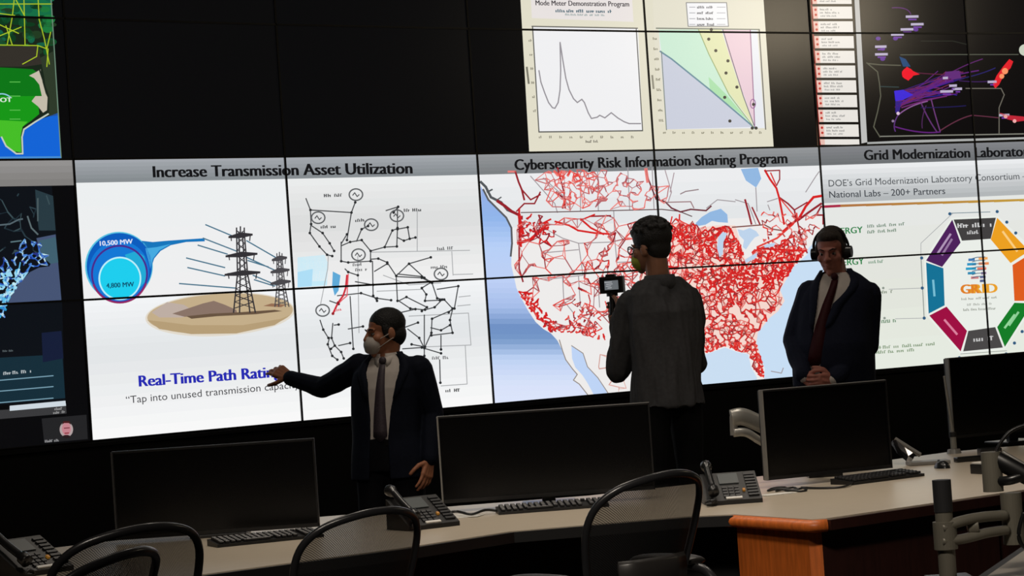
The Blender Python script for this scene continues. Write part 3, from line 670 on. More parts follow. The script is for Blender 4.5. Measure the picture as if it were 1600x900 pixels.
line([(1408, 85.5), (1500, 85), (1592, 85)], (86, 90, 78), 1.4, 5); line([(1376, 135), (1405, 136)], (50, 70, 72), 1.4, 5); line([(1440, 64), (1490, 64), (1515, 70)], (40, 42, 36), 1.4, 4); line([(1510, 138), (1565, 138), (1570, 148), (1562, 168), (1562, 208)], (110, 106, 96), 1.5, 5)
for i, (x, y, w_) in enumerate(((1416, 24, 20), (1424, 36, 20), (1408, 44, 20), (1393, 52, 20), (1368, 71, 18), (1368, 83, 20), (1474, 120, 8), (1484, 132, 12), (1470, 141, 20), (1490, 137, 14), (1544, 126, 14), (1562, 178, 16))):
    poly([(x, y), (x + w_, y - .4), (x + w_, y + 3.4), (x, y + 3.8)], (186, 176, 204), 6); poly([(x + 4, y + 5), (x + w_ - 3, y + 5), (x + w_ - 3, y + 7.4), (x + 4, y + 7.4)], (110, 56, 160), 6)
for x, y in ((1373, 60), (1380, 76), (1380, 92), (1432, 46), (1400, 60)): ellipse(x, y, 4, 3, (96, 50, 150), 5, 14)
dot(1404, 177, 2.6, (220, 196, 220), 7); dot(1396, 189, 2.2, (140, 120, 150), 7)
poly([(1552, 132), (1558, 118), (1568, 104), (1578, 92), (1584, 96), (1580, 106), (1570, 116), (1562, 132), (1556, 138)], (226, 34, 44), 6)
for x, y, r in ((1571, 111, 5), (1566, 119, 4)): dot(x, y, r, (250, 150, 100), 7)
poly([(1562, 176), (1578, 180), (1600, 182), (1606, 188), (1590, 190), (1574, 186)], (190, 40, 56), 6); dot(1572, 182, 3, (236, 170, 160), 7); dot(1586, 189, 3, (240, 170, 170), 7)
poly([(1356, 222), (1420, 219), (1640, 213), (1640, 216), (1356, 225)], (170, 172, 170), 5)
ellipse(1602, 78, 9, 9, (200, 208, 190), 6, 18)  # pale spot painted into the content for a lamp's reflection
# green map of a state
poly([(-300, -60), (78, -60), (96, 247), (-300, 252)], (26, 38, 26), 2)
poly([(-300, -60), (78, -60), (83, 26), (-300, 24)], (22, 110, 70), 3)
rnd = random.Random(21)
GRG = [(-40, -30), (80, -30), (88, 100), (-40, 100)]
for _ in range(90):
    x, y = rnd.uniform(-20, 80), rnd.uniform(-10, 92); ellipse(x, y, rnd.uniform(4, 11), rnd.uniform(3, 8), rnd.choice(((18, 80, 44), (14, 58, 30), (30, 120, 60), (20, 96, 70), (34, 60, 34))), 4, 10)
poly([(-20, 72), (60, 72), (66, 100), (40, 104), (-20, 104)], (52, 48, 42), 5)
poly([(64, 90), (84, 80), (92, 180), (78, 182), (70, 120)], (46, 58, 42), 5)
YL = (170, 196, 40)
for pl in ([(-5, 6), (82, 6)], [(24, -10), (20, 26), (12, 70)], [(38, -10), (40, 70)], [(60, -10), (62, 30), (70, 60), (78, 100)], [(-5, 36), (30, 52)], [(-5, 58), (34, 42)], [(-5, 70), (60, 71), (58, 88), (36, 100)], [(26, 0), (40, 26)], [(60, 71), (74, 76), (80, 50)], [(10, 40), (20, 70)], [(-5, 20), (24, 24)], [(76, 76), (74, 104)]):
    line(pl, YL, 1.5, 6)
poly([(-30, 104), (20, 106), (52, 108), (58, 112), (62, 126), (68, 138), (66, 150), (60, 162), (62, 178), (50, 188), (36, 198), (33, 212), (34, 238), (20, 236), (8, 224), (4, 214), (-30, 214)], (14, 118, 24), 6)
poly([(-30, 150), (60, 150), (62, 178), (50, 188), (36, 198), (33, 212), (4, 214), (-30, 214)], (24, 150, 24), 7)
poly([(-30, 186), (44, 190), (36, 198), (33, 212), (34, 238), (20, 236), (8, 224), (4, 214), (-30, 214)], (70, 190, 40), 8)
poly([(46, 118), (58, 112), (64, 108), (67, 128), (72, 146), (75, 152), (74, 172), (68, 176), (60, 166), (50, 158), (56, 150), (66, 150), (62, 132), (54, 122)], (196, 188, 170), 8)
poly([(-60, 212), (4, 214), (10, 228), (26, 240), (35, 242), (35, 210), (40, 200), (60, 188), (92, 176), (96, 246), (-60, 250)], (20, 100, 214), 5)
line([(76, 178), (56, 190), (38, 202), (35, 214), (36, 240), (26, 240), (10, 228), (3, 214)], (196, 206, 190), 2.4, 9)
line([(62, 108), (68, 126), (76, 150), (76, 176)], (30, 40, 30), 2.4, 9)
text('ERCOT', (-22, 160), (19, 159), 7, (220, 236, 220), 9, 0.04)
line(curve3((-10, 150), (6, 142), (17, 152)), (140, 200, 220), 2, 9)
for y in (128, 150, 172, 186): line([(16, y), (32, y)], (90, 190, 80), 1.4, 9)
line([(78, -40), (96, 246)], (110, 140, 120), 1.6, 9)
poly([(-60, 245), (96, 244), (96.5, 248), (-60, 250)], (70, 140, 210), 9)

# ------------------------------------------------------------------ video wall panels
BEZ = 0.0055
def clip_tri(P, t0, t1, z0, z1):
    for ax, v, sg in ((0, t0, 1), (0, t1, -1), (1, z0, 1), (1, z1, -1)):
        Q = []
        for i in range(len(P)):
            a, b = P[i - 1], P[i]
            da, db = (a[ax] - v) * sg, (b[ax] - v) * sg
            if da >= 0 and db < 0 or da < 0 and db >= 0:
                s = da / (da - db); Q.append((a[0] + (b[0] - a[0]) * s, a[1] + (b[1] - a[1]) * s))
            if db >= 0: Q.append(b)
        P = Q
        if len(P) < 3: return None
    return P
PANEL_LABEL = {
 (-1, 0): 'wall screen with a small round portrait, bottom row at the left end',
 (-1, 1): 'wall screen with a dark blue coastal map under a plain grey heading strip',
 (-1, 2): 'wall screen with a bright green state map and blue gulf',
 (-1, 3): 'topmost left wall screen with yellow lines over green terrain',
 (0, 0): 'wall screen with the blue words Real-Time Path Ratings',
 (0, 1): 'wall screen with the blue teardrop gauge and the heading Increase Transmission',
 (0, 2): 'blank black wall screen right of the green map, above the blue gauge screen',
 (0, 3): 'blank black wall screen at the top edge, next to the yellow-lined terrain',
 (1, 0): 'wall screen with the lower half of the grid diagram, behind the man with outstretched arm',
 (1, 1): 'wall screen with the upper half of the black line grid diagram and heading Asset Utilization',
 (1, 2): 'blank black wall screen above the upper half of the grid diagram',
 (1, 3): 'blank black wall screen at the top edge, second right of the yellow-lined terrain',
 (2, 0): 'wall screen with California and Baja on the red-line map, lower left quarter of the map',
 (2, 1): 'wall screen with the heading Cybersecurity Risk and the northwest of the red-line map',
 (2, 2): 'wall screen with the spiked curve on a cream chart',
 (2, 3): 'wall screen headed Mode Meter Demonstration Program at the top edge',
 (3, 0): 'wall screen with Florida and the eastern states on the red-line map',
 (3, 1): 'wall screen with the Great Lakes on the red-line map',
 (3, 2): 'wall screen with the green, yellow and pink wedge chart',
 (3, 3): 'wall screen with the small chart legend at the top edge',
 (4, 0): 'wall screen with the crimson side of the octagon, behind the man in headphones',
 (4, 1): 'wall screen with the heading Grid Modernization and the purple side of the octagon',
 (4, 2): 'wall screen with white list entries and a dark map with a red spot',
 (4, 3): 'wall screen at the top edge with the upper list entries and purple tags',
 (5, 0): 'wall screen with the green side of the octagon, right end of the bottom row',
 (5, 1): 'wall screen with the amber side of the octagon, right end of the second row',
 (5, 2): 'wall screen with the orange and red flares on a dark map, right end',
 (5, 3): 'dark wall screen in the top right corner above the red flares',
}
housing_m = mat('panel_housing', (12, 12, 13), 0.45)
by_panel = {}
for T, c, L in ART:
    ta, tb = min(p[0] for p in T), max(p[0] for p in T); za, zb = min(p[1] for p in T), max(p[1] for p in T)
    for k in range(max(-1, math.floor(ta)), min(5, math.floor(tb)) + 1):
        for r in range(max(0, math.floor(za)), min(3, math.floor(zb)) + 1):
            by_panel.setdefault((k, r), []).append((T, c, L))
for k in range(-1, 6):
    p0, d, n = facet(k)
    for r in range(4):
        root = thing('video_wall_screen', p0 + d * (PW / 2) + Vector((0, 0, WZ + r * U)), PANEL_LABEL[(k, r)], 'video wall screen', 'screens of the video wall', rz=-k * CURV)
        bm = bmesh.new()          # housing with a raised thin bezel
        box(bm, (0, 0.065, U / 2), (PW - 0.001, 0.11, U - 0.001))
        bx, g = BEZ, 0.0009
        for c_, s_ in (((0, 0.006, bx / 2 + .0005), (PW - .001, 0.012, bx)), ((0, 0.006, U - bx / 2 - .0005), (PW - .001, 0.012, bx)), ((-PW / 2 + bx / 2 + .0005, 0.006, U / 2), (bx, 0.012, U - .002)), ((PW / 2 - bx / 2 - .0005, 0.006, U / 2), (bx, 0.012, U - .002))):
            box(bm, c_, s_)
        build('housing', bm, housing_m, root)
        it, iz = BEZ / PW, BEZ / U
        mats, verts, faces, fm = [], [], [], []
        def add(P, c, off):
            m = glow(c)
            if m not in mats: mats.append(m)
            b = len(verts)
            for (t, z) in P: verts.append(((t - k - .5) * PW, 0.0095 - off, (z - r) * U))
            faces.append(list(range(b, b + len(P)))); fm.append(mats.index(m))
        add([(k + it, r + iz), (k + 1 - it, r + iz), (k + 1 - it, r + 1 - iz), (k + it, r + 1 - iz)], (9, 9, 10), 0)
        for T, c, L in by_panel.get((k, r), ()):
            P = clip_tri(T, k + it, k + 1 - it, r + iz, r + 1 - iz)
            if P:
                ar = sum(P[i - 1][0] * P[i][1] - P[i][0] * P[i - 1][1] for i in range(len(P)))
                if abs(ar) < 1e-9: continue
                if ar < 0: P = P[::-1]
                add(P, c, 0.0006 * L)
        me = bpy.data.meshes.new('screen'); me.from_pydata(verts, [], faces)
        for m in mats: me.materials.append(m)
        for i, p in enumerate(me.polygons): p.material_index = fm[i]
        link_mesh('screen', me, root)

# ------------------------------------------------------------------ room shell
RHA = math.atan2(RH.y, RH.x)
def W(u, v, z=0.0):
    p = Vector((CAM.x, CAM.y, 0)) + RH * u + AH * v
    return Vector((p.x, p.y, z))
def struct(name, bm, m, **k):
    return tag(build(name, bm, m, **k), kind='structure')
carpet = mat('dark_carpet', (34, 33, 34), 0.95, noise=0.35, scale=180)
wallpaint = mat('dark_wall_paint', (30, 30, 32), 0.85, noise=0.08, scale=6)
ceilm = mat('ceiling_board', (70, 68, 66), 0.9, noise=0.08, scale=40)
blackclad = mat('black_cladding', (7, 7, 8), 0.6, spec=.2, noise=0.2, scale=4)
X0, X1, Y0, Y1 = -15.0, 15.0, -17.0, 2.6
bm = bmesh.new(); box(bm, ((X0 + X1) / 2, (Y0 + Y1) / 2, -0.05), (X1 - X0, Y1 - Y0, 0.1)); struct('floor', bm, carpet)
bm = bmesh.new(); box(bm, ((X0 + X1) / 2, (Y0 + Y1) / 2, CEIL + 0.05), (X1 - X0, Y1 - Y0, 0.1)); struct('ceiling', bm, ceilm)
for nm, c, s in (('wall_left', (X0 - .05, (Y0 + Y1) / 2, CEIL / 2), (.1, Y1 - Y0, CEIL)), ('wall_right', (X1 + .05, (Y0 + Y1) / 2, CEIL / 2), (.1, Y1 - Y0, CEIL)), ('wall_back', ((X0 + X1) / 2, Y0 - .05, CEIL / 2), (X1 - X0, .1, CEIL)), ('wall_front', ((X0 + X1) / 2, Y1 + .05, CEIL / 2), (X1 - X0, .1, CEIL))):
    bm = bmesh.new(); box(bm, c, s); struct(nm, bm, wallpaint)
# black cladding that carries the screens: below and above them, following their curve
bm = bmesh.new()
for k in range(-3, 8):
    if k < T0 or k > T1 - 1: continue
    p0, d, n = facet(k); R3 = Matrix((d, -n, Vector((0, 0, 1)))).transposed()
    c = p0 + d * PW / 2
    box(bm, (c.x - n.x * .06, c.y - n.y * .06, (WZ - .004) / 2), (PW + .004, .12, WZ - .004), R3)
    box(bm, (c.x - n.x * .19, c.y - n.y * .19, (WZ + CEIL) / 2), (PW + .01, .10, CEIL - WZ), R3)
    box(bm, (c.x + n.x * .004, c.y + n.y * .004, WZ - 0.02), (PW, .03, .02), R3)
struct('trim_1', bm, blackclad)
# low raised floor the two rear men stand on
RISER = 0.30
bm = bmesh.new(); prism(bm, [(p.x, p.y) for p in (W(-0.2, 11.75), W(0.6, 11.7), W(1.5, 12.4), W(2.6, 13.15), W(4.6, 14.6), W(3.6, 15.6), W(-0.3, 12.7))], 0.0, RISER); struct('floor_riser', bm, carpet)

# ------------------------------------------------------------------ control desk
laminate = mat('tan_laminate', (182, 170, 152), 0.34, noise=0.05, scale=14, stretch=(1, 8, 1))
rubber = mat('black_edge', (16, 16, 17), 0.5)
cherry = mat('cherry_wood', (196, 100, 38), 0.45, noise=0.22, scale=9, stretch=(8, 8, 0.7))
mahog = mat('dark_mahogany', (44, 20, 15), 0.5, noise=0.25, scale=9, stretch=(6, 6, 0.7))
DZ = 0.74
front = [(-3.0, 7.25), (-1.17, 8.62), (-0.98, 8.76), (-0.47, 9.14), (-0.06, 9.55), (0.24, 9.61), (0.65, 9.68), (0.83, 9.63), (1.08, 9.17), (1.14, 9.17), (2.04, 9.87), (3.4, 10.9)]
back = [(4.4, 12.9), (2.47, 12.66), (2.20, 12.55), (1.8, 12.2), (1.0, 11.6), (0.3, 11.2), (-0.4, 11.1), (-1.0, 11.0), (-1.9, 10.35), (-3.2, 9.4)]
desk = thing('control_desk', W(0.1, 10.2, 0), 'long angled control room desk with tan top, black edge and orange wood end', 'desk', rz=RHA)
DM = Matrix.Translation(W(0.1, 10.2, 0)) @ Matrix.Rotation(RHA, 4, 'Z'); DI = DM.inverted()
def L(u, v): return (u - 0.1, v - 10.2)     # desk-local plan coordinates
def polyline_strip(bm, pts, w0, w1, z0, z1):
    """extruded band along a plan polyline, offset w0..w1 behind it (away from the front)"""
    def off(i, w):
        a = Vector(pts[max(i - 1, 0)]); b = Vector(pts[min(i + 1, len(pts) - 1)]); t = (b - a).normalized()
        n = Vector((-t.y, t.x)); return Vector(pts[i]) + n * w
    for i in range(len(pts) - 1):
        q = [off(i, w0), off(i + 1, w0), off(i + 1, w1), off(i, w1)]
        prism(bm, [(p.x, p.y) for p in q], z0, z1)
top = [L(*p) for p in front + back]
bm = bmesh.new(); prism(bm, top, DZ - 0.035, DZ); build('worktop', bm, laminate, desk)
lf = [L(*p) for p in front[:8]]; rf = [L(*p) for p in front[9:]]; cf = [L(*p) for p in front[7:10]]
bm = bmesh.new(); polyline_strip(bm, lf, -0.022, 0.002, DZ - 0.045, DZ - 0.004); build('edge_band', bm, rubber, desk, label='black rubber edge')
bm = bmesh.new(); polyline_strip(bm, rf, -0.02, 0.002, DZ - 0.045, DZ - 0.006); build('edge_band', bm, mahog, desk, label='dark wooden edge')
bm = bmesh.new(); tube(bm, [(p[0], p[1], DZ - 0.027) for p in [L(0.80, 9.65)] + [L(*p) for p in front[7:10]]], 0.03, 12, ry=0.024, up=(0, 0, 1)); build('nosing', bm, cherry, desk, smooth=True, label='rounded orange wood nosing')
# end panel and pedestal under the corner
ep = [L(0.84, 9.66), L(1.075, 9.25), L(1.35, 9.42), L(1.12, 9.95)]
bm = bmesh.new(); prism(bm, [ep[0], ep[1], L(1.125, 9.24), L(0.90, 9.65)], 0.0, DZ - 0.045); build('end_panel', bm, cherry, desk, label='orange wood end panel')
bm = bmesh.new(); prism(bm, [L(1.125, 9.24), L(1.92, 9.86), L(1.75, 10.15), L(0.95, 9.66)], 0.0, DZ - 0.045); build('pedestal', bm, mahog, desk)
bm = bmesh.new()
prism(bm, [L(1.96, 9.93), L(3.3, 10.95), L(3.25, 11.02), L(1.91, 10.0)], 0.04, DZ - 0.09); build('fascia', bm, mahog, desk)
bm = bmesh.new(); polyline_strip(bm, lf, 0.30, 0.33, 0.05, DZ - 0.035); build('fascia', bm, blackclad, desk)
bm = bmesh.new(); polyline_strip(bm, [L(*p) for p in back[::-1]], -0.08, -0.05, 0.0, DZ - 0.035); build('back_panel', bm, blackclad, desk)
for (u, v) in ((-2.2, 8.5), (-0.75, 9.55), (0.35, 10.2)):
    bm = bmesh.new(); a = L(u, v); box(bm, (a[0], a[1] + .45, (DZ - .035) / 2), (0.04, 1.1, DZ - .035), Matrix.Rotation(0.35, 3, 'Z')); build('leg', bm, blackclad, desk)

# ------------------------------------------------------------------ desk equipment
blackpl = mat('black_plastic', (18, 18, 19), 0.42)
satin = mat('satin_black', (24, 24, 25), 0.3)
dgrey = mat('dark_grey_plastic', (46, 46, 48), 0.45)
silver = mat('silver_metal', (150, 148, 142), 0.35, metal=0.5)
silverp = mat('silver_paint', (128, 126, 122), 0.4, metal=0.15)
chrome = mat('polished_aluminium', (214, 210, 208), 0.16, metal=1.0)
offscreen = mat('dark_screen_glass', (5, 5, 6), 0.22, spec=0.4)
keym = mat('black_keys', (30, 30, 32), 0.4)
paper = mat('white_paper', (214, 212, 206), 0.7)
whitepl = mat('white_plastic', (205, 203, 198), 0.4)
RotL = lambda a: Matrix.Rotation(a, 3, 'Z')

def monitor(u, v, yaw, w_, h_, zb, label, stand=True, edge=silverp):
    """desk display: bottom edge centre at (u,v), zb above the floor; faces the camera when yaw = 0"""
    loc = W(u, v, DZ + .0006)
    root = thing('computer_monitor', loc, label, 'monitor', 'computer monitors on the desk', rz=RHA + yaw)
    b = zb - DZ
    bm = bmesh.new(); box(bm, (0, 0.018, b + h_ / 2), (w_, 0.03, h_)); box(bm, (0, 0.045, b + h_ / 2), (w_ * .6, 0.04, h_ * .6)); build('housing', bm, blackpl, root, bevel=0.004)
    bm = bmesh.new(); fw = 0.007
    for c_, s_ in (((0, 0, b + h_ - fw / 2), (w_, .012, fw)), ((0, 0, b + .008), (w_, .012, .016)), ((w_ / 2 - fw / 2, 0, b + h_ / 2), (fw, .012, h_))): box(bm, c_, s_)
    build('bezel', bm, satin, root)
    bm = bmesh.new(); box(bm, (-w_ / 2 + .001, 0.004, b + h_ / 2), (.007, .030, h_)); box(bm, (0, 0.012, b + h_ + .0015), (w_, .018, .003)); build('side_trim', bm, edge, root, label='grey metal side trim')
    bm = bmesh.new(); box(bm, (0, 0.004, b + h_ / 2), (w_ - 2 * fw, .006, h_ - .02)); build('screen', bm, offscreen, root)
    if stand:
        bm = bmesh.new(); box(bm, (0, 0.09, (b + h_ * .45) / 2 + .002), (.06, .03, b + h_ * .45)); box(bm, (0, .065, b + h_ * .45), (.10, .05, .10)); build('stand_neck', bm, satin, root, bevel=.004)
        bm = bmesh.new(); box(bm, (0, 0.08, .007), (.24, .20, .014)); build('stand_base', bm, satin, root, bevel=.005)
    return root
def px_u(px, v): return (px - 800) / FPX * v
mon1 = monitor(-1.30, 10.25, 0.0, 0.86, 0.372, 0.755, 'wide dark monitor behind the left keyboard and office chair, lowest in view', edge=dgrey)
mon2 = monitor(0.112, 10.75, 0.0, 0.945, 0.385, 0.780, 'wide dark monitor in the middle, between the man in the mask and the cameraman')
mon3 = monitor(1.40, 11.02, 0.42, 0.665, 0.405, 0.775, 'dark monitor on a silver arm in front of the man in the red tie', stand=False)
mon4 = monitor(2.68, 12.90, 0.50, 0.95, 0.42, 0.80, 'dark monitor at the far right end of the desk beside a thin silver pole')

def keyboard(u, v, yaw, label, n=18, w_=0.45):
    root = thing('keyboard', W(u, v, DZ + .0006), label, 'keyboard', 'keyboards on the desk', rz=RHA + yaw)
    bm = bmesh.new()
    for x0 in (0,):
        vs = [(-w_ / 2, -.075, 0), (w_ / 2, -.075, 0), (w_ / 2, .075, 0), (-w_ / 2, .075, 0), (-w_ / 2, -.075, .012), (w_ / 2, -.075, .012), (w_ / 2, .075, .026), (-w_ / 2, .075, .026)]
        V = [bm.verts.new(p) for p in vs]
        for f in ((3, 2, 1, 0), (4, 5, 6, 7), (0, 1, 5, 4), (1, 2, 6, 5), (2, 3, 7, 6), (3, 0, 4, 7)): bm.faces.new([V[i] for i in f])
    build('base', bm, blackpl, root, bevel=.004)
    bm = bmesh.new()
    for r in range(6):
        y = -.058 + r * .0225; z = .012 + (y + .075) * .093 + .006
        for c in range(n):
            x = -w_ / 2 + .022 + c * (w_ - .044) / (n - 1)
            if r == 0 and 4 <= c <= 9:
                if c == 6: box(bm, (x + .006, y, z), (.115, .017, .010))
                continue
            if c in (14,) and r < 5: continue
            box(bm, (x, y, z), (.0185, .0175, .010))
    build('keys', bm, keym, root, bevel=.002, seg=1)
    return root
keyboard(-1.06, 9.86, 0.40, 'black keyboard below the left monitor, partly behind an office chair')
keyboard(0.12, 10.50, 0.10, 'long black keyboard below the middle monitor', w_=0.48)
kb3 = keyboard(1.60, 10.92, 0.62, 'black keyboard in front of the monitor on the silver arm', w_=0.44)

led_m = bpy.data.materials.new('amber_lamp'); led_m.use_nodes = True
_b = led_m.node_tree.nodes['Principled BSDF']; _b.inputs['Base Color'].default_value = rgb((150, 96, 30)); _b.inputs['Emission Color'].default_value = rgb((240, 170, 60)); _b.inputs['Emission Strength'].default_value = 0.12
lcd = mat('grey_display', (70, 75, 76), 0.4)
def desk_phone(u, v, yaw, label, zoom=1.0):
    root = thing('desk_phone', W(u, v, DZ + .0006), label, 'desk phone', 'desk phones', rz=RHA + yaw); root.scale = (zoom,) * 3
    tilt = Matrix.Rotation(math.radians(32), 3, 'X')
    bm = bmesh.new()
    vs = [(-.12, -.10, 0), (.12, -.10, 0), (.12, .09, 0), (-.12, .09, 0), (-.12, -.10, .018), (.12, -.10, .018), (.12, .085, .125), (-.12, .085, .125)]
    V = [bm.verts.new(p) for p in vs]
    for f in ((3, 2, 1, 0), (4, 5, 6, 7), (0, 1, 5, 4), (1, 2, 6, 5), (2, 3, 7, 6), (3, 0, 4, 7)): bm.faces.new([V[i] for i in f])
    build('body', bm, blackpl, root, bevel=.006)
    def onface(x, s): return (x, -.10 + .185 * s, .018 + .107 * s)
    slope = Matrix.Rotation(math.atan2(.107, .185), 3, 'X')
    bm = bmesh.new(); c = onface(-.005, .74); box(bm, (c[0], c[1], c[2] + .003), (.085, .075, .006), slope); build('display', bm, lcd, root, label='grey display')
    bm = bmesh.new()
    for r in range(4):
        for cc in range(3):
            c = onface(-.032 + cc * .026, .12 + r * .10); box(bm, (c[0], c[1], c[2] + .004), (.019, .014, .008), slope)
    build('keypad', bm, dgrey, root)
    bm = bmesh.new()
    for r in range(8):
        c = onface(.088, .12 + r * .105); box(bm, (c[0], c[1], c[2] + .004), (.045, .013, .008), slope)
    build('line_keys', bm, keym, root)
    bm = bmesh.new(); c = onface(.050, .30); box(bm, (c[0], c[1], c[2] + .005), (.012, .016, .010), slope); build('message_lamp', bm, led_m, root, label='lit amber lamp', bevel=.003)
    bm = bmesh.new(); c = onface(.0, .05); box(bm, (c[0], c[1], c[2] + .004), (.07, .012, .006), slope); build('name_strip', bm, whitepl, root, label='white label strip')
    bm = bmesh.new(); pts = smooth_path([(-.088, -.105, .055), (-.088, -.07, .075), (-.088, .0, .110), (-.088, .07, .150), (-.088, .11, .160)], 5)
    rr = [.024 if (i < 5 or i > len(pts) - 6) else .015 for i in range(len(pts))]
    tube(bm, pts, rr, 12, ry=[r * 1.0 for r in rr], up=(0, 0, 1)); build('handset', bm, satin, root, smooth=True)
    bm = bmesh.new(); pts = [(-.088 - .02 * math.sin(k * 1.9) - .03 * math.sin(k / 26 * math.pi), -.11 - .012 * k * .35 + .0, .02 + .008 * math.cos(k * 1.9)) for k in range(14)]
    tube(bm, smooth_path(pts, 4), .004, 6); build('cord', bm, blackpl, root, smooth=True)
    return root
desk_phone(-1.875, 9.12, 0.85, 'black desk phone at the left edge of the desk, left of the mesh chairs', 1.05)
desk_phone(-0.425, 10.02, 0.55, 'black desk phone behind the middle-left mesh chair, in front of the man in the mask', 1.0)
desk_phone(0.875, 10.22, 0.05, 'black desk phone with grey display and amber lamp, in front of the cameraman', 0.98)

def obj1(name, bm, m, label, cat, group=None, **k):
    return tag(build(name, bm, m, **k), label, cat, group)
def worldmesh(name, bm, m, label, cat, origin, **k):
    """single-mesh thing whose geometry was laid out in world space; origin moved to its base"""
    bm.transform(Matrix.Translation(-Vector(origin)))
    o = obj1(name, bm, m, label, cat, **k); o.location = origin; return o
# things lying round the keyboards
o = W(-0.30, 10.42, DZ); bm = bmesh.new()
for i, (a, b, r) in enumerate(((0, 0, .2), (.03, .02, -.3), (-.04, .03, .9))): box(bm, (o.x + RH.x * a + AH.x * b, o.y + RH.y * a + AH.y * b, DZ + .0015 + i * .002), (.17, .10, .0016), RotL(RHA + r))
worldmesh('paper_note', bm, paper, 'crumpled pale papers on the desk beside the long keyboard', 'paper', o)
bm = bmesh.new(); tube(bm, smooth_path([W(-.36, 10.36, DZ + .012), W(-.30, 10.45, DZ + .025), W(-.23, 10.40, DZ + .012), W(-.17, 10.48, DZ + .02), W(-.12, 10.50, DZ + .012)], 6), .006, 8)
worldmesh('headset_cable', bm, blackpl, 'black cable lying over the crumpled papers', 'cable', o, smooth=True)
def mouse(u, v, yaw, label):
    bm = bmesh.new(); bmesh.ops.create_uvsphere(bm, u_segments=16, v_segments=10, radius=1)
    bmesh.ops.delete(bm, geom=[q for q in bm.verts if q.co.z < -0.01], context='VERTS')
    for q in bm.verts: q.co = (q.co.x * .032, q.co.y * .055, q.co.z * .036)
    r = thing('computer_mouse', W(u, v, DZ + .0006), label, 'mouse', rz=RHA + yaw)
    build('shell', bm, satin, r, smooth=True)
    bm = bmesh.new(); cyl(bm, (-.004, .03, .030), (.004, .03, .030), .008, n=12); build('scroll_wheel', bm, dgrey, r)
mouse(1.98, 11.42, 0.3, 'black mouse just right of the keyboard near the shiny bracket')
bm = bmesh.new(); tube(bm, smooth_path([W(1.23, 10.72, DZ + .006), W(1.30, 10.62, DZ + .006), W(1.40, 10.60, DZ + .006), W(1.46, 10.74, DZ + .012)], 8), .005, 8)
worldmesh('keyboard_cable', bm, blackpl, 'thin black cable looping left from the keyboard by the silver arm', 'cable', W(1.35, 10.6, DZ), smooth=True)
bm = bmesh.new()
for k in range(3):
    c = W(1.13 + .03 * k, 10.70 - .06 * k, DZ + .008); tube(bm, [c + Vector((math.cos(a) * (.045 + .008 * math.sin(3 * a)), math.sin(a) * .05, .004 * math.sin(2 * a + k))) for a in [2 * math.pi * i / 20 for i in range(20)]], .005, 6, closed=True)
worldmesh('cable_coil', bm, blackpl, 'small coil of dark cable below the left corner of the right monitor', 'cable', W(1.15, 10.65, DZ), smooth=True)
bm = bmesh.new(); c = W(1.10, 10.50, DZ + .002); box(bm, c, (.16, .07, .003), RotL(RHA + .5)); worldmesh('paper_sheet', bm, paper, 'small pale sheet beside the coil of cable', 'paper', W(1.10, 10.50, DZ))

# silver arm carrying the right monitor
ar = thing('monitor_arm', W(1.42, 11.42, DZ), 'silver articulated arm holding the monitor before the man in the red tie', 'monitor arm', 'monitor arms', rz=0)
AI = Matrix.Translation(-W(1.42, 11.42, DZ))
def armpart(name, bm, m, label=None, **k):
    bm.transform(AI); return build(name, bm, m, ar, label=label, **k)
e1 = at(1143, 657, 11.15); e2 = at(1215, 690, 11.25); e3 = W(1.42, 11.42, 1.06)
bm = bmesh.new(); tube(bm, smooth_path([e1 + Vector((0, 0, .01)), at(1160, 651, 11.16), at(1185, 661, 11.2), at(1230, 683, 11.3)], 6), .022, 12, ry=.040, up=(0, 0, 1)); armpart('upper_link', bm, silver, smooth=True)
bm = bmesh.new(); tube(bm, smooth_path([at(1146, 676, 11.15), at(1166, 676, 11.16), at(1190, 690, 11.2), at(1235, 712, 11.3)], 6), .016, 12, ry=.020, up=(0, 0, 1)); armpart('lower_link', bm, silver, smooth=True)
bm = bmesh.new(); cyl(bm, at(1146, 650, 11.16), at(1147, 680, 11.16), .018, n=18); armpart('elbow_joint', bm, silverp, smooth=False)
bm = bmesh.new(); cyl(bm, W(1.42, 11.42, DZ), W(1.42, 11.42, 1.08), .025, n=18); armpart('post', bm, silver)
bm = bmesh.new(); box(bm, W(1.42, 11.42, DZ + .01), (.16, .16, .02), RotL(RHA)); armpart('base', bm, satin, bevel=.004)
bm = bmesh.new(); box(bm, W(1.40, 11.14, .98), (.12, .03, .12), RotL(RHA + .42)); cyl(bm, W(1.40, 11.15, .98), W(1.42, 11.42, .98), .02, n=14); armpart('mounting_plate', bm, satin)
# shiny slanted bracket to the right of it
br = thing('cable_bracket', W(1.93, 11.85, DZ), 'shiny slanted aluminium bracket right of the monitor on the silver arm', 'bracket')
BI = Matrix.Translation(-W(1.93, 11.85, DZ))
def brpart(name, bm, m, **k):
    bm.transform(BI); return build(name, bm, m, br, **k)
bm = bmesh.new(); tube(bm, [at(1396, 690, 11.9), at(1408, 704, 11.85), at(1421, 714, 11.8), at(1426, 717, 11.8)], [.016, .024, .026, .026], 4, ry=.014, up=AH); brpart('strut', bm, chrome)
bm = bmesh.new(); tube(bm, [at(1398, 686, 11.95), at(1420, 700, 11.93), at(1438, 711, 11.9)], .012, 4, ry=.018, up=AH); brpart('rear_strut', bm, silverp)
bm = bmesh.new(); box(bm, W(1.97, 11.75, DZ + .0095), (.20, .12, .016), RotL(RHA)); brpart('foot', bm, silverp, bevel=.004)
bm = bmesh.new(); box(bm, W(2.17, 11.75, DZ + .013), (.14, .05, .024), RotL(RHA + .2)); worldmesh('usb_hub', bm, satin, 'slim black box right of the shiny bracket', 'box', W(2.17, 11.75, DZ), bevel=.005)
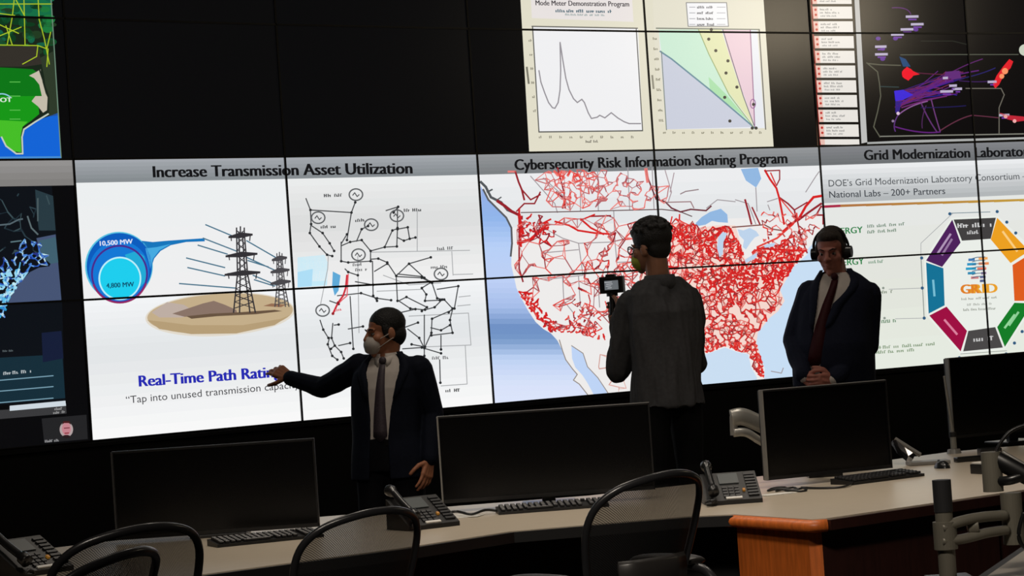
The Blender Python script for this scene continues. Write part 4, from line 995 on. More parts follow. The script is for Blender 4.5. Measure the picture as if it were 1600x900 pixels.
# pole by the far monitor
pr = thing('microphone_pole', W(2.22, 12.42, DZ), 'thin silver pole standing at the left edge of the far right monitor', 'pole')
bm = bmesh.new(); cyl(bm, (0, 0, .02), (0, 0, .10), .016, n=14); cyl(bm, (0, 0, .10), (-.035, 0, .40), .009, .006, n=12); build('shaft', bm, silver, pr)
bm = bmesh.new(); cyl(bm, (0, 0, 0), (0, 0, .022), .038, .032, n=20); build('base', bm, silverp, pr)
bm = bmesh.new(); cyl(bm, (0, 0, .085), (0, 0, .11), .018, n=14); build('collar', bm, blackpl, pr)
# items beyond on the right
bm = bmesh.new(); box(bm, W(2.33, 12.05, DZ + .02), (.11, .08, .04), RotL(RHA)); worldmesh('power_adapter', bm, satin, 'black power adapter beyond the white-topped box on the right', 'adapter', W(2.33, 12.05, DZ), bevel=.006)
r_ = thing('tissue_box', W(2.11, 10.92, DZ), 'small black box with white top, right of the keyboard', 'box', rz=RHA + .45)
bm = bmesh.new(); box(bm, (0, 0, .022), (.15, .10, .044)); build('carton', bm, satin, r_, bevel=.004)
bm = bmesh.new(); box(bm, (-.01, 0, .048), (.12, .085, .008)); build('white_lid', bm, paper, r_, bevel=.003)

# ------------------------------------------------------------------ near desk with a pole-mounted monitor arm
nd = thing('side_desk', W(2.2, 7.1, 0), 'dark desk in the lower right corner carrying the grey pole arm', 'desk', rz=RHA)
bm = bmesh.new(); prism(bm, [(p[0] - 2.2, p[1] - 7.1) for p in ((1.02, 6.3), (1.30, 6.92), (1.62, 7.75), (2.9, 8.5), (3.4, 7.2), (2.6, 6.0))], DZ - 0.04, DZ); build('worktop', bm, mat('grey_laminate', (168, 160, 148), 0.45, noise=.05, scale=20), nd)
bm = bmesh.new(); polyline_strip(bm, [(1.02 - 2.2, 6.3 - 7.1), (1.30 - 2.2, 6.92 - 7.1), (1.62 - 2.2, 7.75 - 7.1)], 0.0, .03, DZ - .05, DZ - .003); build('edge_band', bm, rubber, nd)
for (x, y) in ((-.75, -.4), (-.35, .55), (.9, .7), (.5, -.6)):
    bm = bmesh.new(); box(bm, (x, y, (DZ - .04) / 2), (.05, .05, DZ - .04)); build('leg', bm, satin, nd)
PD = 6.75
pbase = at(1476, 930, PD); pbase.z = DZ + .001
pa = thing('monitor_arm', pbase, 'grey pole with slotted swing arms and cables in the lower right corner', 'monitor arm', 'monitor arms')
PI_ = Matrix.Translation(-pbase)
def papart(name, bm, m, label=None, **k):
    bm.transform(PI_); return build(name, bm, m, pa, label=label, **k)
putty = mat('grey_painted_metal', (124, 120, 108), 0.42, metal=0.2)
ptop = at(1471, 752, PD)
bm = bmesh.new(); axis = (pbase - ptop); cyl(bm, (ptop.x, ptop.y, pbase.z), (ptop.x, ptop.y, ptop.z), .0245, n=24); papart('post', bm, putty)
bm = bmesh.new(); cyl(bm, (ptop.x, ptop.y, ptop.z - .085), (ptop.x, ptop.y, ptop.z + .004), .0262, n=24); papart('post_cap', bm, dgrey, label='dark sleeve at the top')
bm = bmesh.new(); box(bm, (ptop.x, ptop.y, pbase.z + .015), (.12, .10, .03), RotL(RHA)); papart('clamp', bm, satin, bevel=.004)
# lower slotted link: two rails between the post collar and the next pivot
def rail(pixels, r, ry): 
    bm = bmesh.new(); tube(bm, smooth_path([at(x, y, d) for x, y, d in pixels], 6), r, 10, ry=ry, up=(0, 0, 1)); return bm
c0 = at(1474, 828, PD); bm = bmesh.new(); cyl(bm, (ptop.x, ptop.y, at(1474, 858, PD).z), (ptop.x, ptop.y, at(1474, 815, PD).z), .033, n=24); papart('collar', bm, putty)
papart('upper_rail', rail([(1470, 826, PD - .02), (1500, 815, PD), (1535, 808, PD + .04), (1570, 805, PD + .08)], .020, .015), putty, smooth=True)
papart('lower_rail', rail([(1470, 846, PD - .02), (1505, 842, PD), (1540, 833, PD + .04), (1572, 828, PD + .08)], .020, .014), putty, smooth=True)
papart('link_web', rail([(1512, 826, PD + .02), (1520, 824, PD + .02), (1528, 823, PD + .02)], .016, .020), putty, smooth=True)
a_, b_ = at(1579, 770, PD + .10), at(1584, 850, PD + .10); bm = bmesh.new(); cyl(bm, (a_.x, a_.y, b_.z), (a_.x, a_.y, a_.z), .030, n=24); papart('pivot', bm, putty)
a_, b_ = at(1548, 706, PD + .16), at(1551, 768, PD + .16); bm = bmesh.new(); cyl(bm, (a_.x, a_.y, b_.z), (a_.x, a_.y, a_.z), .029, n=24); papart('pivot', bm, putty)
papart('upper_link', rail([(1552, 716, PD + .16), (1575, 728, PD + .14), (1612, 748, PD + .12)], .020, .026), blackpl, smooth=True)
papart('link_edge', rail([(1566, 706, PD + .17), (1590, 720, PD + .15), (1622, 738, PD + .13)], .006, .006), silverp, smooth=True)
papart('pivot_plate', rail([(1560, 752, PD + .14), (1580, 750, PD + .12), (1604, 742, PD + .12)], .010, .014), satin, smooth=True)
papart('cable', rail([(1556, 706, PD + .2), (1566, 688, PD + .2), (1582, 672, PD + .2), (1606, 663, PD + .2)], .005, .005), blackpl, smooth=True)
papart('cable', rail([(1600, 800, PD), (1592, 830, PD), (1596, 850, PD), (1612, 862, PD)], .006, .006), blackpl, smooth=True)

# ------------------------------------------------------------------ mesh office chairs
def mesh_mat():
    m = bpy.data.materials.new('chair_mesh'); m.use_nodes = True; nt = m.node_tree; b = nt.nodes['Principled BSDF']
    b.inputs['Base Color'].default_value = rgb((20, 20, 21)); b.inputs['Roughness'].default_value = .6
    tc = nt.nodes.new('ShaderNodeTexCoord'); mp = nt.nodes.new('ShaderNodeMapping'); mp.inputs['Scale'].default_value = (160, 160, 160)
    wv = nt.nodes.new('ShaderNodeTexWave'); wv.wave_type = 'BANDS'; wv.bands_direction = 'DIAGONAL'; wv.inputs['Scale'].default_value = 0.8
    tr = nt.nodes.new('ShaderNodeBsdfTransparent'); mx = nt.nodes.new('ShaderNodeMixShader'); mr = nt.nodes.new('ShaderNodeMapRange')
    mr.inputs['To Min'].default_value = 0.55; mr.inputs['To Max'].default_value = 0.9
    nt.links.new(tc.outputs['Object'], mp.inputs['Vector']); nt.links.new(mp.outputs['Vector'], wv.inputs['Vector']); nt.links.new(wv.outputs['Fac'], mr.inputs['Value'])
    nt.links.new(mr.outputs['Result'], mx.inputs['Fac']); nt.links.new(tr.outputs['BSDF'], mx.inputs[1]); nt.links.new(b.outputs['BSDF'], mx.inputs[2])
    nt.links.new(mx.outputs['Shader'], nt.nodes['Material Output'].inputs['Surface'])
    return m
meshm = mesh_mat()
framem = mat('graphite_frame', (34, 34, 36), 0.28)
padm = mat('armrest_vinyl', (40, 38, 37), 0.38)
def back_pt(x, z):
    """point of the chair back: sides wrap forward, top leans back"""
    return Vector((x, -0.15 - (z - .55) * .36 + 1.2 * x * x, z))
BACK_OUT = [(-.205, .53), (-.235, .66), (-.262, .78), (-.268, .86), (-.250, .925), (-.195, .975), (-.10, 1.003), (0, 1.012), (.10, 1.003), (.195, .975), (.250, .925), (.268, .86), (.262, .78), (.235, .66), (.205, .53), (.10, .505), (0, .50), (-.10, .505)]
def make_chair(label):
    root = thing('office_chair', (0, 0, 0), label, 'office chair', 'mesh office chairs along the desk')
    bm = bmesh.new()
    path = smooth_path([back_pt(x, z) for x, z in BACK_OUT], 5, True)
    tube(bm, path, .014, 10, ry=.012, up=(0, 1, 0), closed=True); build('back_frame', bm, framem, root, smooth=True)
    bm = bmesh.new(); N = 14
    def halfw(z):
        pts = [(p[1], -p[0]) for p in BACK_OUT[:8]]
        for (za, xa), (zb, xb) in zip(pts[:-1], pts[1:]):
            if za <= z <= zb: return xa + (xb - xa) * (z - za) / (zb - za)
        return pts[-1][1]
    rows = []
    for i in range(13):
        z = .525 + (1.005 - .525) * i / 12; h = halfw(z)
        rows.append([bm.verts.new(back_pt(-h + 2 * h * j / N, z)) for j in range(N + 1)])
    for a, b in zip(rows[:-1], rows[1:]):
        for j in range(N): bm.faces.new((a[j], a[j + 1], b[j + 1], b[j]))
    build('back_mesh', bm, meshm, root, smooth=True)
    bm = bmesh.new(); tube(bm, [back_pt(x, .68) + Vector((0, -.035, 0)) for x in (-.16, -.08, 0, .08, .16)], .012, 8, ry=.05, up=(0, 0, 1)); build('lumbar_pad', bm, padm, root, smooth=True)
    bm = bmesh.new(); tube(bm, smooth_path([(0, -.20, .42), (0, -.26, .55), back_pt(0, .66) + Vector((0, -.03, 0))], 5), .03, 10, ry=.018, up=(0, 1, 0))
    build('back_support', bm, framem, root, smooth=True)
    seat = [(-.24, -.17), (-.26, 0), (-.26, .20), (-.22, .28), (0, .30), (.22, .28), (.26, .20), (.26, 0), (.24, -.17), (0, -.20)]
    bm = bmesh.new(); tube(bm, smooth_path([(x, y, .45 - (.03 if y > .25 else 0)) for x, y in seat], 4, True), .018, 8, closed=True, ry=.014, up=(0, 0, 1)); build('seat_frame', bm, framem, root, smooth=True)
    bm = bmesh.new(); ring_ = smooth_path([(x, y, .45 - (.03 if y > .25 else 0)) for x, y in seat], 4, True); cv = bm.verts.new((0, .05, .425)); rv = [bm.verts.new(p) for p in ring_]
    for i in range(len(rv)): bm.faces.new((rv[i - 1], rv[i], cv))
    build('seat_mesh', bm, meshm, root, smooth=True)
    for s in (-1, 1):
        bm = bmesh.new(); tube(bm, smooth_path([(s * .22, -.22, .50), (s * .30, -.22, .56), (s * .315, -.16, .64), (s * .31, -.05, .665)], 5), .017, 10); 
        arm = build('arm', bm, framem, root, smooth=True)
        bm = bmesh.new(); tube(bm, smooth_path([(s * .31, -.12, .672), (s * .312, -.08, .684), (s * .312, .06, .686), (s * .308, .15, .680), (s * .306, .175, .672)], 5), [.028] + [.045] * 19 + [.030], 12, ry=[.008] + [.014] * 19 + [.009], up=(0, 0, 1)); build('armrest_pad', bm, padm, arm, smooth=True)
    bm = bmesh.new(); cyl(bm, (0, 0, .12), (0, 0, .30), .032, n=16); cyl(bm, (0, 0, .30), (0, 0, .41), .022, n=16); box(bm, (0, 0, .415), (.16, .26, .05)); build('column', bm, framem, root)
    for k in range(5):
        a = 2 * math.pi * k / 5 + .3; d = Vector((math.cos(a), math.sin(a), 0))
        bm = bmesh.new(); tube(bm, [d * .03 + Vector((0, 0, .12)), d * .18 + Vector((0, 0, .105)), d * .31 + Vector((0, 0, .08))], [.028, .022, .016], 8, ry=[.02, .016, .014], up=(0, 0, 1)); leg = build('base_leg', bm, framem, root, smooth=True)
        bm = bmesh.new(); c = d * .31 + Vector((0, 0, .028)); t = d.cross(Vector((0, 0, 1)))
        for s in (-1, 1): cyl(bm, c + t * (s * .010), c + t * (s * .024), .028, n=16)
        cyl(bm, c + Vector((0, 0, .0)), c + Vector((0, 0, .052)), .008, n=8); build('caster', bm, blackpl, leg)
    return root
def dup(root, label):
    r = root.copy(); COL.objects.link(r); r['label'] = label
    for ch in list(root.children):
        c = ch.copy(); COL.objects.link(c); c.parent = r
        for g in ch.children:
            d = g.copy(); COL.objects.link(d); d.parent = c
    return r
chair0 = make_chair('black mesh office chair in the middle, tucked in before the man in the mask')
CH = [(chair0, -0.68, 8.17, 0.74), (dup(chair0, 'black mesh office chair facing the long keyboard, right of the others'), 0.285, 8.42, 0.74),
      (dup(chair0, 'black mesh office chair second from the left, in front of the left monitor'), -1.355, 7.60, 0.70), (dup(chair0, 'black mesh office chair cut by the lower left corner, nearest the camera'), -1.34, 6.62, 1.15)]
for c, u, v, yw in CH:
    c.location = W(u, v, 0); c.rotation_euler = (0, 0, RHA + yw)
chair0.scale = (.96, .96, .96)

# ------------------------------------------------------------------ people
def capsule(bm, p0, r0, p1, r1, n=12):
    """rounded cone between two spheres"""
    p0, p1 = Vector(p0), Vector(p1)
    if (p1 - p0).length < 1e-5: p1 = p0 + Vector((0, 0, 1e-4))
    x, y, t = frame_of(p1 - p0); R = []
    for p, r, angs in ((p0, r0, (-80, -55, -28, 0)), (p1, r1, (0, 28, 55, 80))):
        for a in angs:
            a = math.radians(a); R.append([p + t * (r * math.sin(a)) + (x * math.cos(k) + y * math.sin(k)) * (r * math.cos(a)) for k in [2 * math.pi * i / n for i in range(n)]])
    loft(bm, R)
def chain(bm, pts, rs):
    for i in range(len(pts) - 1): capsule(bm, pts[i], rs[i], pts[i + 1], rs[i + 1])
def ellipsoid(bm, c, rad, M=None, n=3):
    T = Matrix.Translation(Vector(c)) @ (M.to_4x4() if M is not None else Matrix.Identity(4)) @ Matrix.Diagonal((rad[0], rad[1], rad[2], 1))
    bmesh.ops.create_icosphere(bm, subdivisions=n, radius=1.0, matrix=T)
def ring_pts(c, f, r, w_, d, angs, ex=0.85):
    out = []
    for a in angs:
        s, co = math.sin(a), math.cos(a)
        out.append(Vector(c) + r * (w_ * math.copysign(abs(s) ** ex, s)) + f * (d * math.copysign(abs(co) ** ex, co)))
    return out
def loft(bm, rings, close=True):
    V = [[bm.verts.new(p) for p in R] for R in rings]; n = len(V[0])
    for A, B in zip(V[:-1], V[1:]):
        for k in range(n if close else n - 1): bm.faces.new((A[k], A[(k + 1) % n], B[(k + 1) % n], B[k]))
    if close: bm.faces.new(V[0][::-1]); bm.faces.new(V[-1])
    return V
def remesh(bm, voxel, smooth=4):
    bmesh.ops.recalc_face_normals(bm, faces=bm.faces)
    me = bpy.data.meshes.new('t'); bm.to_mesh(me); bm.free()
    o = bpy.data.objects.new('t', me); COL.objects.link(o)
    m = o.modifiers.new('r', 'REMESH'); m.mode = 'VOXEL'; m.voxel_size = voxel; m.use_smooth_shade = True
    s = o.modifiers.new('s', 'SMOOTH'); s.factor = 0.5; s.iterations = smooth
    dg = bpy.context.evaluated_depsgraph_get(); dg.update()
    out = bpy.data.meshes.new_from_object(o.evaluated_get(dg))
    bpy.data.objects.remove(o); bpy.data.meshes.remove(me)
    for p in out.polygons: p.use_smooth = True
    return out
def put(name, me, m, root, label=None):
    me.name = name; me.materials.clear(); me.materials.append(m)
    return link_mesh(name, me, root, None, label)
def drape(me, amp, scale, seed=0, zdir=0.35):
    """cloth folds pushed into the surface itself"""
    from mathutils import noise as N
    me.update()
    co = [v.co.copy() for v in me.vertices]; no = [v.normal.copy() for v in me.vertices]
    for v, c, n in zip(me.vertices, co, no):
        q = Vector((c.x * scale, c.y * scale, c.z * scale * zdir + seed * 7.1))
        v.co = c + n * (amp * (N.noise(q) + 0.5 * N.noise(q * 2.1)))
    me.update()
def hand(bm, wrist, d, nrm, side, curl=0.35, spread=0.10, size=1.0, curls=None, thumb_in=0.2):
    """palm, four unequal jointed fingers and a thumb leaving the side of the palm"""
    wrist = Vector(wrist); d = Vector(d).normalized(); side = Vector(side); side = (side - d * side.dot(d)).normalized()
    n2 = d.cross(side).normalized(); nrm = n2 if n2.dot(Vector(nrm)) > 0 else -n2
    S = size
    kn = [wrist + d * (.088 - abs(i - 1.2) * .005) * S + side * (.031 - i * .0205) * S for i in range(4)]
    for i in range(3):
        capsule(bm, kn[i], .0125 * S, kn[i + 1], .0122 * S)
    for i in range(4):
        capsule(bm, wrist + side * (.014 - i * .0095) * S, .0165 * S, kn[i], .0125 * S)
    capsule(bm, wrist - d * .03 * S, .024 * S, wrist + d * .01 * S, .023 * S)
    Ls = (.074, .082, .076, .060)
    for i in range(4):
        c = (curls[i] if curls else curl * (1 + .12 * i)); p = kn[i].copy(); ang = c * .55
        dd = (d + side * (1.3 - i) * spread).normalized()
        r = (.0098, .0102, .0098, .0088)[i] * S
        for k, fr in enumerate((.44, .31, .25)):
            q = p + (dd * math.cos(ang) - nrm * math.sin(ang)) * Ls[i] * fr * S
            capsule(bm, p, r * (1 - .1 * k), q, r * (1 - .1 * (k + 1))); p = q; ang += c
    t0 = wrist + d * .022 * S + side * .022 * S; dirs = (side * .85 + d * .55 - nrm * .25, side * .45 + d * .85 - nrm * (.25 + thumb_in), side * .15 + d * .9 - nrm * (.3 + 1.5 * thumb_in))
    r = .0135 * S
    for k, (v, l) in enumerate(zip(dirs, (.046, .034, .027))):
        q = t0 + v.normalized() * l * S; capsule(bm, t0, r, q, r * .87); t0 = q; r *= .87
def head(bm, c, f, u, s=1.0):
    """skull, jaw, brow, nose, lips, ears and neck; returns the head frame"""
    f = Vector(f).normalized(); u = Vector(u); u = (u - f * u.dot(f)).normalized(); r = f.cross(u)
    M = Matrix((r, f, u)).transposed(); c = Vector(c)
    P = lambda x, y, z: c + M @ Vector((x * s, y * s, z * s))
    E = lambda q, rad: ellipsoid(bm, P(*q), [k * s for k in rad], M)
    E((0, -.015, .035), (.075, .096, .084)); E((0, .028, -.025), (.061, .066, .085)); E((0, .042, -.074), (.046, .045, .034))
    ellipsoid(bm, P(0, .074, -.098), [.021 * s] * 3, M)
    E((0, .078, .024), (.050, .017, .012))
    for sg in (-1, 1):
        E((sg * .038, .058, -.022), (.026, .026, .024)); E((sg * .077, -.008, -.008), (.011, .021, .032)); E((sg * .012, .100, -.024), (.009, .011, .008))
    capsule(bm, P(0, .088, .016), .009 * s, P(0, .112, -.020), .0125 * s)
    E((0, .088, -.053), (.023, .011, .006)); E((0, .086, -.064), (.020, .011, .007))
    return M, P
def face_parts(root, M, P, s, iris=(40, 26, 18), brow=(20, 16, 14)):
    for sg in (-1, 1):
        bm = bmesh.new(); ellipsoid(bm, P(sg * .031, .0765, .004), [.0112 * s, .0112 * s, .0085 * s], M); e = build('eye', bm, mat('eye_white', (140, 130, 122), .3), root, smooth=True)
        bm = bmesh.new(); ellipsoid(bm, P(sg * .031, .0860, .004), [.006 * s, .003 * s, .006 * s], M, 2); build('iris', bm, mat('iris', iris, .2), e, smooth=True)
        bm = bmesh.new(); tube(bm, [P(sg * .015, .0935, .025), P(sg * .032, .092, .032), P(sg * .050, .079, .027)], [.0028 * s, .0034 * s, .002 * s], 8); build('eyebrow', bm, mat('brow_hair', brow, .8), root, smooth=True)
def legs(bm, hip, f, r, gz=0.0, spread=.10, s=1.0):
    """hips, thighs, knees, calves and feet standing on z = gz"""
    hip = Vector(hip); out = []
    for sg in (-1, 1):
        h = hip + r * sg * .088 * s; k = Vector((hip.x, hip.y, 0)) + r * sg * (spread + .01) * s + f * .02 + Vector((0, 0, gz + .49 * s)); a = Vector((hip.x, hip.y, 0)) + r * sg * (spread + .02) * s - f * .02 + Vector((0, 0, gz + .085 * s))
        out.append((h, k, a))
        if bm is not None:
            chain(bm, [h, k, a], [.086 * s, .056 * s, .040 * s])
            capsule(bm, k - f * .02 - Vector((0, 0, .10)), .052 * s, a + Vector((0, 0, .10)), .040 * s)
            capsule(bm, a - Vector((0, 0, .045)) - f * .03, .035 * s, a - Vector((0, 0, .05)) + f * .14, .03 * s)
    return out
def shoes(root, lg, f, m):
    for h, k, a in lg:
        bm = bmesh.new(); g = a.z - .085
        rs = []
        for t, w_, hh in ((-.075, .030, .055), (-.05, .040, .085), (0, .042, .085), (.05, .045, .065), (.11, .048, .048), (.16, .042, .038), (.195, .022, .026)):
            c = Vector((a.x, a.y, 0)) + f * t; rr = f.cross(Vector((0, 0, 1)))
            rs.append([c + rr * (w_ * math.cos(x)) + Vector((0, 0, g + hh * .5 + hh * .5 * math.sin(x))) for x in [2 * math.pi * i / 14 for i in range(14)]])
        loft(bm, rs); build('shoe', bm, m, root, smooth=True)

class Fig:
    def __init__(s, px, py, D, ground, label):
        p = at(px, py, D); s.B = Vector((p.x, p.y, ground)); s.D = D
        s.root = thing('person', s.B, label, 'person', rz=RHA)
    def F(s, px, py, dy=0.0):
        p = at(px, py, s.D + dy) - s.B
        return Vector((p.dot(RH), p.dot(AH), p.z))
def facing(deg):
    """0 = towards the camera, positive turns to the left of the picture"""
    a = math.radians(deg); return Vector((-math.sin(a), -math.cos(a), 0))
UP = Vector((0, 0, 1))
FULL = [2 * math.pi * k / 40 for k in range(40)]
def interp(tab, z):
    for a, b in zip(tab[:-1], tab[1:]):
        if a[0] <= z <= b[0]:
            t = (z - a[0]) / (b[0] - a[0]); return [x + (y - x) * t for x, y in zip(a, b)]
    return tab[0] if z < tab[0][0] else tab[-1]
def torso(bm, tab, f, r, k=1.0, z0=None, z1=None, n=16):
    z0 = tab[0][0] if z0 is None else z0; z1 = tab[-1][0] if z1 is None else z1
    R = []
    for i in range(n + 1):
        z = z0 + (z1 - z0) * i / n; _, cx, cy, w_, d = interp(tab, z)[:5]
        R.append(ring_pts((cx, cy, z), f, r, w_ * k, d * k, FULL))
    loft(bm, R)
def open_coat(bm, tab, op, f, r, th=0.014, n=22, m=44, z0=None, z1=None):
    """coat body open at the front; op rows are (z, angle of left edge, angle of right edge)"""
    z0 = tab[0][0] if z0 is None else z0; z1 = tab[-1][0] if z1 is None else z1
    O, I = [], []
    for i in range(n + 1):
        z = z0 + (z1 - z0) * i / n; _, cx, cy, w_, d = interp(tab, z)[:5]; _, a0, a1 = interp(op, z)
        angs = [a0 + (2 * math.pi - a0 - a1) * k / m for k in range(m + 1)]
        O.append(ring_pts((cx, cy, z), f, r, w_, d, angs)); I.append(ring_pts((cx, cy, z), f, r, w_ - th, d - th, angs))
    VO = [[bm.verts.new(p) for p in R] for R in O]; VI = [[bm.verts.new(p) for p in R] for R in I]
    for i in range(n):
        for k in range(m):
            bm.faces.new((VO[i][k], VO[i][k + 1], VO[i + 1][k + 1], VO[i + 1][k])); bm.faces.new((VI[i][k + 1], VI[i][k], VI[i + 1][k], VI[i + 1][k + 1]))
        bm.faces.new((VO[i][0], VO[i + 1][0], VI[i + 1][0], VI[i][0])); bm.faces.new((VO[i][m], VI[i][m], VI[i + 1][m], VO[i + 1][m]))
    for k in range(m):
        bm.faces.new((VO[0][k + 1], VO[0][k], VI[0][k], VI[0][k + 1])); bm.faces.new((VO[n][k], VO[n][k + 1], VI[n][k + 1], VI[n][k]))
def surf(tab, f, r, z, ang, off=0.0, k=1.0):
    _, cx, cy, w_, d = interp(tab, z)[:5]
    return ring_pts((cx, cy, z), f, r, w_ * k + off, d * k + off, [ang])[0]
def band(bm, A, B, th):
    """thin solid strip between two rows of points, thickness vector th"""
    a = [bm.verts.new(p) for p in A]; b = [bm.verts.new(p) for p in B]; c = [bm.verts.new(Vector(p) - th) for p in A]; d = [bm.verts.new(Vector(p) - th) for p in B]
    for i in range(len(a) - 1):
        bm.faces.new((a[i], a[i + 1], b[i + 1], b[i])); bm.faces.new((c[i + 1], c[i], d[i], d[i + 1])); bm.faces.new((a[i + 1], a[i], c[i], c[i + 1])); bm.faces.new((b[i], b[i + 1], d[i + 1], d[i]))
    bm.faces.new((a[0], b[0], d[0], c[0])); bm.faces.new((b[-1], a[-1], c[-1], d[-1]))
def suit_front(root, tab, f, r, op, zc, zb, shirt_k, tie_m, tie_w, lapel_m, tie_ang=0.0, shade=None):
    """tie, shirt collar and lapels laid on the front"""
    bm = bmesh.new(); N_ = 14; A, B = [], []
    for i in range(N_ + 1):
        t = i / N_; z = zc - .03 - (zc - .03 - zb) * t; w_ = tie_w * (.42 + .58 * min(1, t * 1.15)) * (1 if t < .93 else (1 - t) / .07 * .9 + .1)
        c = surf(tab, f, r, z, tie_ang * t, .006, shirt_k)
        A.append(c - r * w_ / 2 + f * .003); B.append(c + r * w_ / 2 + f * .003)
    band(bm, A, B, f * .006)
    k0 = surf(tab, f, r, zc - .012, 0, .010, shirt_k); ellipsoid(bm, k0, (.021, .014, .022), Matrix((r, f, UP)).transposed(), 2)
    build('tie', bm, tie_m, root, smooth=True)
    for sg in (-1, 1):
        bm = bmesh.new(); A, B = [], []
        for i in range(11):
            t = i / 10; z = zc + .03 - (zc + .03 - (zb + .22)) * t
            o = interp(op, z); a = o[2] if sg < 0 else o[1]
            wd = .062 * (1 - t) ** .6 * (.55 + 1.3 * t if t < .35 else 1.0) + .006
            w_, d = interp(tab, z)[3:5]
            A.append(surf(tab, f, r, z, sg * (a - .02), .006)); B.append(surf(tab, f, r, z, sg * (a + wd / max(w_, .06)), .009))
        band(bm, A, B, f * .004); build('lapel', bm, lapel_m, root, smooth=True)
def collar(root, c, f, r, rad, m, h=.04):
    bm = bmesh.new(); R = []
    for dz, k in ((0, 1.12), (h * .5, 1.06), (h, 1.0), (h * .9, .93), (0, .98)):
        angs = [.22 + (2 * math.pi - .44) * i / 28 for i in range(29)]
        R.append([p + UP * (dz + .012 * (1 - math.cos(a)) * .5) for p, a in zip(ring_pts(c, f, r, rad * k, rad * k * 1.02, angs, 1.0), angs)])
    loft(bm, R, close=False)
    for sg in (-1, 1):     # collar points folded down beside the knot
        A, B = [], []
        for i in range(9):
            t = i / 8; a = sg * (.16 + .95 * t)
            A.append(ring_pts(c, f, r, rad * 1.02, rad * 1.05, [a], 1.0)[0] + UP * h * (.62 + .25 * t))
            B.append(ring_pts(c, f, r, rad * (1.28 - .10 * t), rad * (1.34 - .14 * t), [a * 1.05 + sg * .12 * (1 - t)], 1.0)[0] + UP * (h * .30 * t - .030 * (1 - t) ** 1.3))
        va = [bm.verts.new(p) for p in A]; vb = [bm.verts.new(p) for p in B]
        for i in range(8): bm.faces.new((va[i], va[i + 1], vb[i + 1], vb[i]))
    o = build('collar', bm, m, root, smooth=True)
    s = o.modifiers.new('thickness', 'SOLIDIFY'); s.thickness = .003
    return o

navy = mat('navy_suit', (30, 34, 50), .8, spec=.12, noise=.12, scale=60)
blacksuit = mat('charcoal_suit', (21, 25, 37), .8, spec=.12, noise=.12, scale=60)
trouser = mat('dark_trousers', (18, 18, 22), .85, spec=.12, noise=.12, scale=60)
shirt_w = mat('white_shirt', (214, 204, 196), .8, noise=.04, scale=40)
tie1_m = mat('grey_violet_tie', (70, 60, 68), .55, noise=.3, scale=160)
tie3_m = mat('dark_red_tie', (56, 12, 18), .6, spec=.2, noise=.15, scale=120)
shoe_m = mat('black_leather', (14, 13, 13), .3)
hair_b = mat('black_hair', (14, 12, 11), .62, noise=.4, scale=160, bump=.6)
hair_g = mat('brown_grey_hair', (52, 42, 36), .7, noise=.4, scale=160, bump=.5)
skin1 = mat('skin_tan', (178, 116, 84), .55, noise=.06, scale=30)
skin2 = mat('skin_brown', (150, 104, 80), .55, noise=.06, scale=30)
skin3 = mat('skin_ruddy', (184, 116, 100), .55, noise=.06, scale=30)
maskw = mat('white_mask', (206, 196, 188), .85, noise=.04, scale=80)
maskg = mat('yellow_green_mask', (150, 160, 60), .85, noise=.06, scale=80)

# ---- man with mask and outstretched arm
P1 = Fig(606, 690, 12.6, 0.0, 'person in dark suit, grey tie and white mask, one arm stretched towards the screen')
F = P1.F; f = facing(15); r = f.cross(UP)
c0 = F(604, 690); hz = c0.z
tab1 = [(.80, c0.x + .01, c0.y, .205, .140), (.92, c0.x + .01, c0.y, .200, .138), (1.02, c0.x + .008, c0.y, .188, .130), (1.15, c0.x + .014, c0.y, .190, .132), (1.27, c0.x + .024, c0.y, .196, .132), (1.35, c0.x + .030, c0.y, .190, .112), (1.405, c0.x + .034, c0.y + .005, .146, .088), (1.445, c0.x + .036, c0.y + .01, .082, .072)]
op1 = [(.80, .34, .16), (1.0, .26, .16), (1.15, .24, .26), (1.30, .32, .40), (1.40, .52, .60), (1.445, .75, .80)]
shR, shL = F(561, 574, .10), F(654, 577, -.04)
elR, wrR = F(504, 606, .22), F(452, 590, .36)
elL, wrL = F(676, 646, -.02), F(671, 718, -.10)
bm = bmesh.new()
hc = F(601, 520); hf = Vector((-math.sin(math.radians(66)), -math.cos(math.radians(66)), -.10))
M, P = head(bm, hc, hf, UP + Vector((-.05, 0, 0)))
chain(bm, [P(0, -.02, -.06), F(604, 566)], [.056, .060])
torso(bm, tab1, f, r, .82, .86, 1.43)
chain(bm, [shR, elR, wrR], [.060, .044, .031]); chain(bm, [shL, elL, wrL], [.060, .044, .031])
hd = (F(416, 569, .46) - wrR)
hand(bm, wrR, hd, Vector((-.15, -.45, .9)), Vector((-.2, -.6, -.75)), curl=.30, spread=.05, size=1.05, curls=(.30, .42, .52, .6))
hand(bm, wrL, F(665, 755, -.14) - wrL, Vector((.75, -.55, .1)), Vector((-.55, -.75, 0)), curl=.32, spread=.12, size=1.05, curls=(.22, .32, .40, .48))
lg = legs(bm, Vector((c0.x + .01, c0.y, .90)), f, r, spread=.095)
put('body', remesh(bm, .0042, 3), skin1, P1.root); face_parts(P1.root, M, P, 1.0)
bm = bmesh.new(); ellipsoid(bm, P(0, -.024, .047), (.081, .100, .085), M); ellipsoid(bm, P(0, -.052, -.012), (.072, .064, .072), M)
for sg in (-1, 1): ellipsoid(bm, P(sg * .064, .005, .012), (.016, .030, .046), M)
put('hair', remesh(bm, .005, 3), hair_b, P1.root)
bm = bmesh.new(); ellipsoid(bm, P(0, .075, -.052), (.056, .050, .052), M); capsule(bm, P(0, .095, -.022), .022, P(0, .100, -.070), .026); put('face_mask', remesh(bm, .004, 4), maskw, P1.root, 'white cup face mask')
bm = bmesh.new()
